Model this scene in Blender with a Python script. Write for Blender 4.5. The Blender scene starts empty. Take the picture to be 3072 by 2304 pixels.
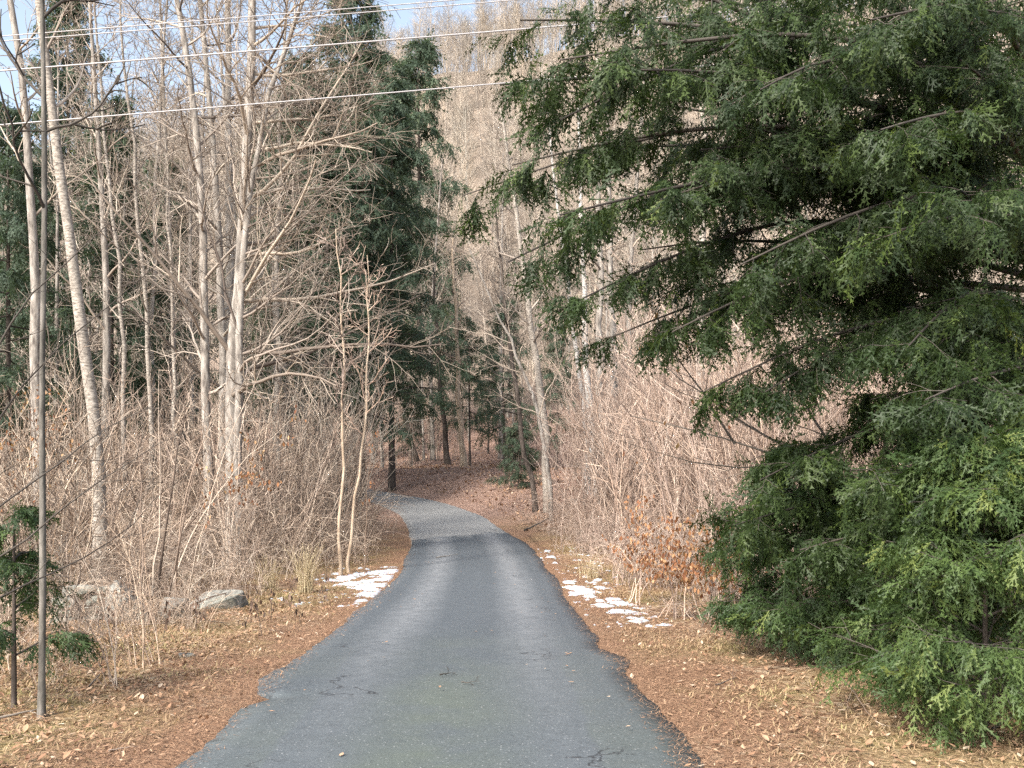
import bpy, bmesh, math
import numpy as np
from mathutils import Vector

# ---------------------------------------------------------------- camera, sky, sun, exposure
scene = bpy.context.scene
COL = scene.collection
CAM_Z, FPX, HOR = 1.7, 1000.0, 470.0           # eye height, focal length and horizon row for a 1024x768 frame
cam_data = bpy.data.cameras.new('camera')
cam_data.sensor_width = 36.0
cam_data.lens = 36.0 * FPX / 1024.0
cam_data.shift_y = (HOR - 384.0) / 1024.0
cam_data.clip_end = 3000
cam_data.clip_start = 0.05
cam = bpy.data.objects.new('camera', cam_data)
cam.location = (0, 0, CAM_Z)
cam.rotation_euler = (math.radians(90), 0, 0)
COL.objects.link(cam)
scene.camera = cam

SUN = Vector((-0.44, -0.64, 0.63)).normalized()
world = bpy.data.worlds.new('World')
scene.world = world
world.use_nodes = True
wn = world.node_tree.nodes
bg = wn['Background']
sky = wn.new('ShaderNodeTexSky')
sky.sky_type = 'NISHITA'
sky.sun_disc = False
sky.sun_elevation = math.asin(SUN.z)
sky.sun_rotation = math.atan2(SUN.x, SUN.y)
sky.air_density = 1.0
sky.dust_density = 3.5
sky.ozone_density = 0.5
# thin even high cloud over the whole sky: part of the blue turned to white
bw = wn.new('ShaderNodeRGBToBW'); wl_ = world.node_tree.links
tint_ = wn.new('ShaderNodeMix'); tint_.data_type = 'RGBA'; tint_.blend_type = 'MULTIPLY'; tint_.inputs[0].default_value = 1.0
veil = wn.new('ShaderNodeMix'); veil.data_type = 'RGBA'; veil.inputs[0].default_value = 0.4
wl_.new(sky.outputs[0], bw.inputs[0]); wl_.new(bw.outputs[0], tint_.inputs[6]); tint_.inputs[7].default_value = (1.30, 1.45, 1.55, 1)
wl_.new(sky.outputs[0], veil.inputs[6]); wl_.new(tint_.outputs[2], veil.inputs[7]); wl_.new(veil.outputs[2], bg.inputs[0])
bg.inputs[1].default_value = 0.15
sl = bpy.data.lights.new('sun', 'SUN')
sl.energy = 2.8
sl.angle = math.radians(7)
sl.color = (1.0, 0.93, 0.84)
sun = bpy.data.objects.new('sun', sl)
sun.rotation_euler = SUN.to_track_quat('Z', 'Y').to_euler()
sun.location = (-20, -20, 40)
COL.objects.link(sun)

scene.view_settings.view_transform = 'Standard'
scene.view_settings.look = 'None'
scene.view_settings.exposure = 1.3
scene.view_settings.gamma = 1.0
scene.render.engine = 'CYCLES'
scene.cycles.use_denoising = False
scene.cycles.max_bounces = 4
scene.cycles.diffuse_bounces = 2
scene.cycles.glossy_bounces = 2
scene.cycles.transmission_bounces = 2
scene.cycles.transparent_max_bounces = 4

# ---------------------------------------------------------------- helpers
R = np.random.default_rng(11)
nrm = lambda v: v / np.maximum(np.linalg.norm(v, axis=-1, keepdims=True), 1e-9)
def sstep(a, b, x):
    t = np.clip((x - a) / (b - a), 0, 1)
    return t * t * (3 - 2 * t)

def at(px, py, d):
    return np.array([(px - 512.0) * d / FPX, d, CAM_Z - (py - HOR) * d / FPX])

def tag(o, label=None, cat=None, group=None, kind=None):
    if label: o['label'] = label
    if cat: o['category'] = cat
    if group: o['group'] = group
    if kind: o['kind'] = kind
    return o

def make_mesh(name, V, quads=None, tris=None, tint=None, attrs=None, smooth=True):
    me = bpy.data.meshes.new(name)
    V = np.asarray(V, dtype=np.float32).reshape(-1, 3)
    nq = 0 if quads is None else len(quads)
    nt = 0 if tris is None else len(tris)
    li = []
    if nq: li.append(np.asarray(quads, dtype=np.int32).ravel())
    if nt: li.append(np.asarray(tris, dtype=np.int32).ravel())
    li = np.concatenate(li)
    tot = np.concatenate([np.full(nq, 4, np.int32), np.full(nt, 3, np.int32)])
    st = np.concatenate([[0], np.cumsum(tot)[:-1]]).astype(np.int32)
    me.vertices.add(len(V)); me.vertices.foreach_set('co', V.ravel())
    me.loops.add(len(li)); me.loops.foreach_set('vertex_index', li)
    me.polygons.add(len(tot)); me.polygons.foreach_set('loop_start', st)
    me.polygons.foreach_set('use_smooth', np.full(len(tot), smooth, dtype=bool))
    me.update(calc_edges=True)
    a = dict(attrs or {})
    if tint is not None: a['tint'] = tint
    for k, v in a.items():
        at_ = me.attributes.new(k, 'FLOAT', 'POINT')
        at_.data.foreach_set('value', np.asarray(v, dtype=np.float32).ravel())
    return me

def obj(name, me, mat=None, parent=None, loc=None):
    o = bpy.data.objects.new(name, me)
    COL.objects.link(o)
    if mat and me and not me.materials: me.materials.append(mat)
    if parent: o.parent = parent
    if loc is not None: o.location = tuple(float(c) for c in loc)
    return o

def thing(name, label, cat, loc, group=None):
    o = obj(name, None, None, None, loc)
    o.empty_display_size = 0.2
    return tag(o, label, cat, group)

def copy_tree(src, loc, rz=0.0, sc=1.0, label=None, group=None):
    c = src.copy(); COL.objects.link(c)
    c.location = tuple(float(v) for v in loc); c.rotation_euler = (0, 0, rz); c.scale = (sc, sc, sc)
    if label: c['label'] = label
    if group: c['group'] = group
    for ch in list(src.children):
        k = ch.copy(); COL.objects.link(k); k.parent = c
        for g in list(ch.children):
            m = g.copy(); COL.objects.link(m); m.parent = k
    return c

class Acc:                                     # collects geometry for one mesh
    def __init__(s): s.V, s.Q, s.T, s.C, s.n = [], [], [], [], 0
    def add(s, V, quads=None, tris=None, tint=None):
        V = np.asarray(V).reshape(-1, 3)
        if quads is not None and len(quads): s.Q.append(np.asarray(quads) + s.n)
        if tris is not None and len(tris): s.T.append(np.asarray(tris) + s.n)
        s.V.append(V)
        t = 0.5 if tint is None else tint
        s.C.append(np.broadcast_to(np.asarray(t, dtype=np.float32), (len(V),)))
        s.n += len(V)
        return s
    def mesh(s, name, smooth=True):
        return make_mesh(name, np.concatenate(s.V), np.concatenate(s.Q) if s.Q else None,
                         np.concatenate(s.T) if s.T else None, np.concatenate(s.C), smooth=smooth)

def tubes(P, Rad, S):
    """P (B,K,3), Rad (B,K) -> verts and quads of S-sided tubes"""
    B, K, _ = P.shape
    T = np.gradient(P, axis=1); T = nrm(T)
    m = nrm(P[:, -1] - P[:, 0])
    ref = np.where(np.abs(m[:, 2:3]) < 0.8, np.array([[0, 0, 1.0]]), np.array([[1.0, 0.2, 0]]))[:, None, :]
    a = nrm(np.cross(T, np.broadcast_to(ref, T.shape))); b = np.cross(T, a)
    th = np.arange(S) / S * 2 * np.pi
    V = P[:, :, None, :] + Rad[:, :, None, None] * (np.cos(th)[:, None] * a[:, :, None, :] + np.sin(th)[:, None] * b[:, :, None, :])
    i = np.arange(B)[:, None, None] * K * S + np.arange(K - 1)[None, :, None] * S
    j = np.arange(S)[None, None, :]; j2 = (j + 1) % S
    Q = np.stack([i + j, i + j2, i + S + j2, i + S + j], -1).reshape(-1, 4)
    return V.reshape(-1, 3), Q

def add_tubes(acc, P, Rad, S, tint=None, r=R):
    V, Q = tubes(P, Rad, S)
    B, K, _ = P.shape
    if tint is None: t = np.repeat(r.random(B), K * S)
    else: t = tint
    acc.add(V, Q, None, t)

def grow(P, Rad, n, t0, t1, ang, lenf, K, rr, up=0.0, wig=0.12, r=R, bias=None, rmin=0.003, taper=0.25, az=None):
    B, Kp, _ = P.shape
    t = (np.arange(n)[None, :] + r.random((B, n))) / n * (t1 - t0) + t0
    f = np.clip(t, 0, 0.999) * (Kp - 1); i0 = f.astype(int); fr = (f - i0)[..., None]
    bi = np.arange(B)[:, None]
    p0 = P[bi, i0] * (1 - fr) + P[bi, i0 + 1] * fr
    T = nrm(P[bi, i0 + 1] - P[bi, i0])
    rad = Rad[bi, i0] * (1 - fr[..., 0]) + Rad[bi, i0 + 1] * fr[..., 0]
    ref = np.where(np.abs(T[..., 2:3]) < 0.9, np.array([0, 0, 1.0]), np.array([1.0, 0, 0]))
    a = nrm(np.cross(T, ref)); b = np.cross(T, a)
    if az is None:
        azv = (np.arange(n)[None, :] * 2.4 + r.random((B, 1)) * 6.28 + r.normal(0, 0.5, (B, n)))[..., None]
    else:
        azv = az(B, n)[..., None]
    an = (ang * (1 + r.normal(0, 0.18, (B, n))))[..., None]
    D = np.cos(an) * T + np.sin(an) * (np.cos(azv) * a + np.sin(azv) * b)
    if bias is not None: D = nrm(D + np.asarray(bias))
    L = lenf(t) * (0.65 + 0.6 * r.random((B, n)))
    p0, D, L, rad = p0.reshape(-1, 3), D.reshape(-1, 3), L.reshape(-1), rad.reshape(-1)
    M = len(p0)
    out = np.zeros((M, K, 3)); out[:, 0] = p0
    st = (L / (K - 1))[:, None]
    for k in range(1, K):
        out[:, k] = out[:, k - 1] + D * st
        D = nrm(D + r.normal(0, wig, (M, 3)) + np.array([0, 0, up]))
    Rc = np.maximum(rad * rr, rmin)[:, None] * np.linspace(1, taper, K)[None, :]
    Rc = np.maximum(Rc, rmin * 0.6)
    return out, Rc

def resample(pts, K):
    pts = np.asarray(pts, float)
    s = np.concatenate([[0], np.cumsum(np.linalg.norm(np.diff(pts, axis=0), axis=1))])
    u = np.linspace(0, s[-1], K)
    o = np.stack([np.interp(u, s, pts[:, i]) for i in range(3)], 1)
    for _ in range(2): o[1:-1] = 0.25 * o[:-2] + 0.5 * o[1:-1] + 0.25 * o[2:]
    return o

# value noise for shapes
def vnoise(x, y, seed=0):
    xi, yi = np.floor(x).astype(np.int64), np.floor(y).astype(np.int64)
    fx, fy = x - xi, y - yi
    fx, fy = fx * fx * (3 - 2 * fx), fy * fy * (3 - 2 * fy)
    def h(a, b):
        n = (a * 374761393 + b * 668265263 + seed * 974634777) & 0x7fffffff
        n = ((n ^ (n >> 13)) * 1274126177) & 0x7fffffff
        return ((n ^ (n >> 16)) & 0xffff) / 65535.0
    return (h(xi, yi) * (1 - fx) + h(xi + 1, yi) * fx) * (1 - fy) + (h(xi, yi + 1) * (1 - fx) + h(xi + 1, yi + 1) * fx) * fy
def fbm(x, y, s=0, o=3):
    return sum(vnoise(x * 2 ** i, y * 2 ** i, s + i) * 0.5 ** i for i in range(o)) / (2 - 0.5 ** (o - 1)) - 0.5

# ---------------------------------------------------------------- materials
class M:
    def __init__(s, name, rough=0.8, spec=0.3):
        s.m = bpy.data.materials.new(name); s.m.use_nodes = True
        s.t = s.m.node_tree; s.b = s.t.nodes['Principled BSDF']
        s.b.inputs['Roughness'].default_value = rough
        s.b.inputs['Specular IOR Level'].default_value = spec
    def n(s, typ, **k):
        nd = s.t.nodes.new(typ)
        for a, v in k.items():
            if a.startswith('_'):
                nd.inputs[a[1:].replace('_', ' ')].default_value = v
            else: setattr(nd, a, v)
        return nd
    def l(s, a, b): s.t.links.new(a, b)
    def pos(s, scale=(1, 1, 1), space='Object'):
        tc = s.n('ShaderNodeTexCoord'); mp = s.n('ShaderNodeMapping')
        mp.inputs['Scale'].default_value = scale
        s.l(tc.outputs[space], mp.inputs[0]); return mp.outputs[0]
    def noise(s, vec, scale, detail=3, rough=0.55):
        nd = s.n('ShaderNodeTexNoise', _Scale=scale, _Detail=detail, _Roughness=rough)
        s.l(vec, nd.inputs['Vector']); return nd.outputs[0]
    def ramp(s, fac, stops, interp='LINEAR'):
        nd = s.n('ShaderNodeValToRGB'); cr = nd.color_ramp; cr.interpolation = interp
        while len(cr.elements) < len(stops): cr.elements.new(0.5)
        for e, (p, c) in zip(cr.elements, stops):
            e.position = p; e.color = (c, c, c, 1) if isinstance(c, (int, float)) else (*c, 1)
        s.l(fac, nd.inputs[0]); return nd.outputs[0]
    def mix(s, fac, a, b, mode='MIX'):
        nd = s.n('ShaderNodeMix', data_type='RGBA', blend_type=mode)
        for sock, v in ((nd.inputs[0], fac), (nd.inputs[6], a), (nd.inputs[7], b)):
            if isinstance(v, (int, float)): sock.default_value = v
            elif isinstance(v, tuple): sock.default_value = (*v, 1)
            else: s.l(v, sock)
        return nd.outputs[2]
    def math(s, op, a, b=None):
        nd = s.n('ShaderNodeMath', operation=op)
        for i, v in enumerate((a, b)):
            if v is None: continue
            if isinstance(v, (int, float)): nd.inputs[i].default_value = v
            else: s.l(v, nd.inputs[i])
        return nd.outputs[0]
    def attr(s, name):
        return s.n('ShaderNodeAttribute', attribute_name=name).outputs['Fac']
    def base(s, c):
        if isinstance(c, tuple): s.b.inputs['Base Color'].default_value = (*c, 1)
        else: s.l(c, s.b.inputs['Base Color'])
        return s
    def bump(s, h, strength=0.5, dist=0.02):
        nd = s.n('ShaderNodeBump', _Strength=strength, _Distance=dist)
        s.l(h, nd.inputs['Height']); s.l(nd.outputs[0], s.b.inputs['Normal']); return s

def bark(name, dark, mid, light, zs=4.0, sc=6.0, bands=False):
    m = M(name, 0.9, 0.15)
    v = m.pos((1, 1, 1.0 / zs if not bands else 2.5))
    n1 = m.noise(v, sc * 2, 4, 0.65)
    c = m.ramp(n1, [(0.32, dark), (0.5, mid), (0.68, light)])
    if bands:
        v2 = m.pos((0.7, 0.7, 6.0)); n2 = m.noise(v2, 5.0, 3, 0.7)
        f = m.ramp(n2, [(0.60, 0.0), (0.68, 1.0)])
        c = m.mix(f, c, dark)
    v3 = m.pos((1, 1, 1)); n3 = m.noise(v3, 1.3, 2)
    c = m.mix(m.ramp(n3, [(0.4, 0.0), (0.65, 0.35)]), c, tuple(0.55 * a for a in mid))
    m.base(c).bump(n1, 0.6, 0.02)
    return m.m

def tinted(name, cols, rough=0.8, transl=0.0, spec=0.25, vary=False):
    m = M(name, rough, spec)
    k = len(cols)
    c = m.ramp(m.attr('tint'), [(i / (k - 1), cc) for i, cc in enumerate(cols)])
    oi = m.n('ShaderNodeObjectInfo')
    c = m.mix(1.0, c, m.ramp(oi.outputs['Random'], [(0.0, (0.72, 0.70, 0.70)), (0.35, (1.0, 0.98, 0.98)), (0.7, (1.12, 1.04, 0.96)), (1.0, (0.86, 0.90, 0.92))]), 'MULTIPLY') if vary else c
    m.base(c)
    if transl:
        tr = m.n('ShaderNodeBsdfTranslucent'); mx = m.n('ShaderNodeMixShader', _Fac=transl)
        g = m.mix(1.0, c, (1.25, 1.35, 0.75), 'MULTIPLY')
        m.l(g, tr.inputs[0])
        m.l(m.b.outputs[0], mx.inputs[1]); m.l(tr.outputs[0], mx.inputs[2])
        m.l(mx.outputs[0], m.t.nodes['Material Output'].inputs[0])
    return m.m

MAT = {}
MAT['grey_bark'] = bark('grey_bark', (0.10, 0.085, 0.075), (0.26, 0.23, 0.20), (0.42, 0.38, 0.34))
MAT['pale_bark'] = bark('pale_bark', (0.08, 0.07, 0.06), (0.30, 0.26, 0.22), (0.46, 0.41, 0.355), bands=True)
MAT['birch_bark'] = bark('birch_bark', (0.05, 0.045, 0.04), (0.45, 0.42, 0.39), (0.62, 0.59, 0.55), bands=True)
MAT['dark_bark'] = bark('dark_bark', (0.03, 0.025, 0.022), (0.075, 0.06, 0.05), (0.14, 0.115, 0.10))
MAT['tan_bark'] = bark('tan_bark', (0.22, 0.16, 0.11), (0.39, 0.30, 0.22), (0.52, 0.43, 0.33))
MAT['pole_bark'] = bark('pole_bark', (0.05, 0.045, 0.04), (0.125, 0.115, 0.10), (0.24, 0.215, 0.19))
MAT['twig_grey'] = tinted('twig_grey', [(0.10, 0.08, 0.068), (0.28, 0.235, 0.195), (0.45, 0.39, 0.325)], vary=True)
MAT['twig_tan'] = tinted('twig_tan', [(0.07, 0.052, 0.042), (0.27, 0.205, 0.16), (0.42, 0.33, 0.26), (0.60, 0.51, 0.41)], vary=True)
MAT['twig_pink'] = tinted('twig_pink', [(0.095, 0.068, 0.055), (0.29, 0.215, 0.175), (0.42, 0.325, 0.265), (0.58, 0.475, 0.395)], vary=True)
MAT['twig_dark'] = tinted('twig_dark', [(0.03, 0.025, 0.022), (0.06, 0.05, 0.042), (0.10, 0.085, 0.07)])
MAT['pole_twig'] = tinted('pole_twig', [(0.07, 0.06, 0.05), (0.14, 0.12, 0.10), (0.24, 0.21, 0.18)])
MAT['hill_twig'] = tinted('hill_twig', [(0.10, 0.087, 0.073), (0.33, 0.283, 0.232), (0.56, 0.50, 0.42)], vary=True)
MAT['needles'] = tinted('needles', [(0.016, 0.030, 0.010), (0.032, 0.054, 0.014), (0.066, 0.096, 0.020), (0.15, 0.185, 0.030)], 0.55, 0.3, 0.35)  # yellow-green end of the tint paints sunlit tips onto some sprays
MAT['young_needles'] = tinted('young_needles', [(0.022, 0.042, 0.016), (0.040, 0.070, 0.022), (0.074, 0.112, 0.030), (0.16, 0.19, 0.05)], 0.55, 0.3, 0.35)
MAT['far_needles'] = tinted('far_needles', [(0.045, 0.068, 0.046), (0.070, 0.100, 0.064), (0.105, 0.132, 0.078), (0.16, 0.165, 0.09)], 0.6, 0.35)  # albedo raised so the colour itself carries the veil of haze over distant crowns
MAT['dead_leaf'] = tinted('dead_leaf', [(0.10, 0.055, 0.032), (0.24, 0.125, 0.07), (0.36, 0.22, 0.13), (0.46, 0.35, 0.25)], 0.75, 0.15)
MAT['litter_leaf'] = tinted('litter_leaf', [(0.11, 0.058, 0.036), (0.26, 0.145, 0.085), (0.37, 0.235, 0.145), (0.50, 0.41, 0.31)], 0.8)
MAT['russet_leaf'] = tinted('russet_leaf', [(0.13, 0.050, 0.026), (0.27, 0.115, 0.055), (0.38, 0.19, 0.09), (0.47, 0.30, 0.17)], 0.7, 0.25)
MAT['curled_leaf'] = tinted('curled_leaf', [(0.05, 0.033, 0.025), (0.11, 0.07, 0.05), (0.19, 0.13, 0.095)], 0.8)
MAT['dry_grass'] = tinted('dry_grass', [(0.19, 0.115, 0.065), (0.28, 0.185, 0.11), (0.36, 0.26, 0.155), (0.30, 0.26, 0.12)], 0.8, 0.2)
MAT['straw'] = tinted('straw', [(0.34, 0.26, 0.15), (0.48, 0.38, 0.24), (0.60, 0.51, 0.34)], 0.7, 0.2)

m = M('snow', 0.6, 0.3); v = m.pos(); nn = m.noise(v, 30, 3); m.base(m.ramp(nn, [(0.3, (0.40, 0.42, 0.45)), (0.6, (0.62, 0.63, 0.65))])).bump(nn, 0.4, 0.02)
m.b.inputs['Subsurface Weight'].default_value = 0.2; MAT['snow'] = m.m
m = M('stone', 0.85, 0.25); v = m.pos((1, 1, 1.6)); nn = m.noise(v, 11, 6, 0.72)
c = m.ramp(nn, [(0.3, (0.06, 0.058, 0.05)), (0.48, (0.19, 0.182, 0.16)), (0.65, (0.36, 0.34, 0.30))])
n2 = m.noise(m.pos(), 2.2, 3); c = m.mix(m.ramp(n2, [(0.5, 0.0), (0.62, 0.35)]), c, (0.17, 0.18, 0.14))
m.base(c).bump(nn, 0.8, 0.04); MAT['stone'] = m.m
m = M('wire', 0.35, 0.5); m.base((0.33, 0.31, 0.31)); MAT['wire'] = m.m

# ---------------------------------------------------------------- road line and terrain
CX = np.array([-.38, -.40, -.42, -.44, -.475, -.55, -.62, -.81, -1.35, -2.4, -4.6, -8.0, -12.5, -18, -27, -43])
CY = np.array([-25, -10, 0, 5.74, 7.54, 10.2, 15.5, 22, 29, 36, 42.5, 47.5, 50.5, 52.5, 54, 55.5])
ZY = np.array([-30, 0, 5.74, 7.5, 10, 15.5, 22, 29, 36, 42.5, 47.5, 50.5, 55, 61])
ZZ = np.array([0, 0, 0, 0.01, -.07, -.32, -.34, -.25, .10, .46, .86, 1.06, 1.2, 1.3])
def smooth_line(x, y, n):
    s = np.concatenate([[0], np.cumsum(np.hypot(np.diff(x), np.diff(y)))])
    u = np.linspace(0, s[-1], n)
    X, Y = np.interp(u, s, x), np.interp(u, s, y)
    for _ in range(int(n * n * 0.00025)):
        X[1:-1] = 0.25 * X[:-2] + 0.5 * X[1:-1] + 0.25 * X[2:]
        Y[1:-1] = 0.25 * Y[:-2] + 0.5 * Y[1:-1] + 0.25 * Y[2:]
    return X, Y
LX, LY = smooth_line(CX, CY, 900)
_yy = np.linspace(-30, 70, 1001); _zz = np.interp(_yy, ZY, ZZ)
_k = np.ones(41) / 41; _zz = np.convolve(np.pad(_zz, 20, mode='edge'), _k, 'valid')
def zb(y): return np.interp(y, _yy, _zz)
def road_dist(x, y):
    x, y = np.asarray(x, float), np.asarray(y, float)
    sh = x.shape; x, y = x.ravel(), y.ravel(); out = np.full(len(x), 1e3)
    near = (np.abs(y) < 90) & (np.abs(x) < 70); idx = np.nonzero(near)[0]
    cx, cy = LX[::3], LY[::3]
    for i in range(0, len(idx), 20000):
        j = idx[i:i + 20000]
        out[j] = np.sqrt(((x[j, None] - cx) ** 2 + (y[j, None] - cy) ** 2).min(1))
    return out.reshape(sh)
def gz(x, y, rd=None):
    x, y = np.asarray(x, float), np.asarray(y, float)
    if rd is None: rd = road_dist(x, y)
    xc = np.interp(y, LY, LX)
    z = zb(y)
    off = sstep(1.3, 2.6, rd)
    z = z - 0.06 + sstep(1.15, 1.5, rd) * 0.042
    z = z + off * (fbm(x * 0.35, y * 0.35, 3) * 0.35 * sstep(1.8, 6, rd) + fbm(x * 2.2, y * 2.2, 9) * 0.07)
    z = z + sstep(24, 38, y) * sstep(0.5, 6, x - xc) * 0.7
    z = z - sstep(3, 12, -(x - xc)) * sstep(30, 12, y) * 0.15
    hz = np.interp(y, [0, 58, 64, 80, 110, 160, 220, 260, 330, 500, 900], [0, 0, .7, 4.2, 17, 47, 85, 97, 98, 80, 60])
    fac = np.interp(x, [-260, -120, -60, -20, 40, 100, 260], [.50, .62, .80, 1.02, 1.14, 1.25, 1.35])
    far = sstep(60, 100, y)
    z = z + hz * fac + far * fbm(x * 0.03, y * 0.03, 21) * 9 + sstep(58, 70, y) * fbm(x * 0.12, y * 0.12, 5) * 1.6
    return z
def G(x, y): return float(gz(np.array([x]), np.array([y]))[0])
def on_ground(px, d):
    x = (px - 512.0) * d / FPX
    return np.array([x, d, G(x, d)])

def axis(dense_a, dense_b, step, lo, hi, g=1.13):
    a = list(np.arange(dense_a, dense_b + 1e-6, step))
    s = step
    while a[-1] < hi: s *= g; a.append(a[-1] + min(s, 14))
    s = step; b = []
    x = dense_a
    while x > lo: s *= g; x -= min(s, 14); b.append(x)
    return np.array(b[::-1] + a)
gx = axis(-8, 8, 0.23, -420, 420); gy = axis(4, 58, 0.28, -60, 900)
XX, YY = np.meshgrid(gx, gy); RD = road_dist(XX, YY)
ZG = gz(XX, YY, RD)
nx, ny = len(gx), len(gy)
ii = (np.arange(ny - 1)[:, None] * nx + np.arange(nx - 1)[None, :])
Q = np.stack([ii, ii + 1, ii + nx + 1, ii + nx], -1).reshape(-1, 4)
me = make_mesh('ground', np.stack([XX, YY, ZG], -1), Q, attrs={'rd': np.clip(RD - 1.5, 0, 50)})
m = M('ground', 0.95, 0.1)
v = m.pos()
vor = m.n('ShaderNodeTexVoronoi', _Scale=22.0); m.l(v, vor.inputs['Vector'])
sep = m.n('ShaderNodeSeparateColor'); m.l(vor.outputs['Color'], sep.inputs[0])
leaf = m.ramp(sep.outputs[0], [(0.0, (0.09, 0.05, 0.032)), (0.3, (0.20, 0.115, 0.07)), (0.65, (0.30, 0.19, 0.12)), (1.0, (0.42, 0.32, 0.22))])
n_f = m.noise(m.pos((1, 1, 1)), 60, 3, 0.7)
grass = m.mix(m.ramp(m.noise(v, 1.7, 3), [(0.5, 0.0), (0.62, 0.45)]), m.ramp(n_f, [(0.3, (0.13, 0.085, 0.045)), (0.5, (0.27, 0.19, 0.10)), (0.7, (0.38, 0.29, 0.17))]), m.ramp(n_f, [(0.3, (0.11, 0.10, 0.03)), (0.5, (0.22, 0.20, 0.07)), (0.7, (0.34, 0.30, 0.13))]))
needle = m.ramp(n_f, [(0.3, (0.11, 0.06, 0.038)), (0.5, (0.25, 0.145, 0.09)), (0.7, (0.36, 0.235, 0.15))])
n_l = m.noise(v, 0.55, 4, 0.6)
rd_ = m.attr('rd')
c = m.mix(m.ramp(n_l, [(0.46, 0.0), (0.58, 0.85)]), leaf, grass)
far_leaf = m.ramp(sep.outputs[1], [(0.0, (0.16, 0.095, 0.07)), (0.5, (0.28, 0.175, 0.132)), (1.0, (0.42, 0.30, 0.24))])
geo = m.n('ShaderNodeNewGeometry'); sx = m.n('ShaderNodeSeparateXYZ'); m.l(geo.outputs['Position'], sx.inputs[0])
fy = m.n('ShaderNodeMapRange'); fy.inputs[1].default_value = 26; fy.inputs[2].default_value = 36; m.l(sx.outputs[1], fy.inputs[0])
hill_floor = m.ramp(sep.outputs[1], [(0.0, (0.15, 0.115, 0.09)), (0.5, (0.25, 0.198, 0.155)), (1.0, (0.38, 0.31, 0.245))])
fh = m.n('ShaderNodeMapRange'); fh.inputs[1].default_value = 70; fh.inputs[2].default_value = 95; m.l(sx.outputs[1], fh.inputs[0])
c = m.mix(fy.outputs[0], c, m.mix(fh.outputs[0], far_leaf, hill_floor))
edge = m.math('ADD', rd_, m.math('MULTIPLY', m.math('SUBTRACT', m.noise(v, 0.9, 4), 0.5), 3.2))
ef = m.ramp(edge, [(0.15, 1.0), (1.0, 0.0)])
c = m.mix(m.math('MULTIPLY', ef, m.math('SUBTRACT', 1.0, fy.outputs[0])), c, needle)
m.base(c).bump(m.mix(0.5, vor.outputs['Distance'], n_f), 0.9, 0.05)
tag(obj('ground', me, m.m), kind='structure')

# road ribbon
SL = np.concatenate([[0], np.cumsum(np.hypot(np.diff(LX), np.diff(LY)))])
s_near = np.arange(24, 80, 0.06); s_all = np.concatenate([np.arange(0, 24, 0.3), s_near, np.arange(80, SL[-1], 0.3)])
rx, ry = np.interp(s_all, SL, LX), np.interp(s_all, SL, LY)
tx, ty = np.gradient(rx), np.gradient(ry); tl = np.hypot(tx, ty); tx, ty = tx / tl, ty / tl
nxr, nyr = ty, -tx                                    # to the right
def edge_noise(s, seed):
    return fbm(s * 0.35, s * 0 + seed, seed, 2) * 0.20 + fbm(s * 3.0, s * 0 + seed, seed + 5, 3) * 0.05 + fbm(s * 14, s * 0, seed + 3, 2) * 0.05
wl = 1.5 + edge_noise(s_all, 31); wr = 1.5 + edge_noise(s_all, 47)
wl -= 0.16 * np.exp(-((ry - 7.55) / 0.16) ** 2) ; wl += 0.10 * np.exp(-((ry - 8.4) / 0.5) ** 2)
wr += 0.10 * np.exp(-((ry - 9.2) / 0.35) ** 2) - 0.10 * np.exp(-((ry - 10.2) / 0.5) ** 2)
NA = 14
us = np.linspace(-1, 1, NA)
U = np.where(us[None, :] < 0, us[None, :] * wl[:, None], us[None, :] * wr[:, None])
PX = rx[:, None] + U * nxr[:, None]; PY = ry[:, None] + U * nyr[:, None]
PZ = zb(ry)[:, None] + 0.012 - 0.02 * us[None, :] ** 4 + fbm(PX * 0.6, PY * 0.6, 77) * 0.02
top = np.stack([PX, PY, PZ], -1)
sk = np.stack([np.stack([PX[:, 0] - nxr * .01, PY[:, 0] - nyr * .01, PZ[:, 0] - 0.16], -1), np.stack([PX[:, -1] + nxr * .01, PY[:, -1] + nyr * .01, PZ[:, -1] - 0.16], -1)], 1)
full = np.concatenate([sk[:, :1], top, sk[:, 1:]], 1); W = NA + 2; n = len(s_all)
UU = np.concatenate([U[:, :1], U, U[:, -1:]], 1)
ii = (np.arange(n - 1)[:, None] * W + np.arange(W - 1)[None, :])
Q = np.stack([ii, ii + 1, ii + W + 1, ii + W], -1).reshape(-1, 4)
me = make_mesh('road', full, Q, attrs={'u': UU, 'v': np.repeat(ry, W)})
m = M('asphalt', 0.62, 0.5)
v = m.pos()
u_, v_ = m.attr('u'), m.attr('v')
nb = m.noise(v, 0.9, 4, 0.6); nf = m.noise(v, 55, 3, 0.7); nm = m.noise(v, 7, 4, 0.6)
new = m.ramp(nf, [(0.3, (0.050, 0.058, 0.066)), (0.55, (0.079, 0.091, 0.102)), (0.75, (0.108, 0.121, 0.132))])
old = m.ramp(nf, [(0.3, (0.20, 0.20, 0.195)), (0.55, (0.235, 0.232, 0.225)), (0.75, (0.265, 0.262, 0.252))])
# paler wheel tracks (polished aggregate)
au = m.math('ABSOLUTE', m.math('ADD', u_, m.math('MULTIPLY', m.math('SUBTRACT', nb, 0.5), 0.25)))
trk = m.ramp(m.math('ABSOLUTE', m.math('SUBTRACT', au, 0.74)), [(0.05, 1.0), (0.42, 0.0)])
tv = m.ramp(m.math('DIVIDE', v_, 40.0), [(0.16, 0.10), (0.34, 0.6), (0.7, 0.7)])
new = m.mix(m.math('MULTIPLY', m.math('MULTIPLY', trk, tv), m.ramp(nm, [(0.3, 0.45), (0.65, 1.0)])), new, (0.235, 0.24, 0.248))
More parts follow.
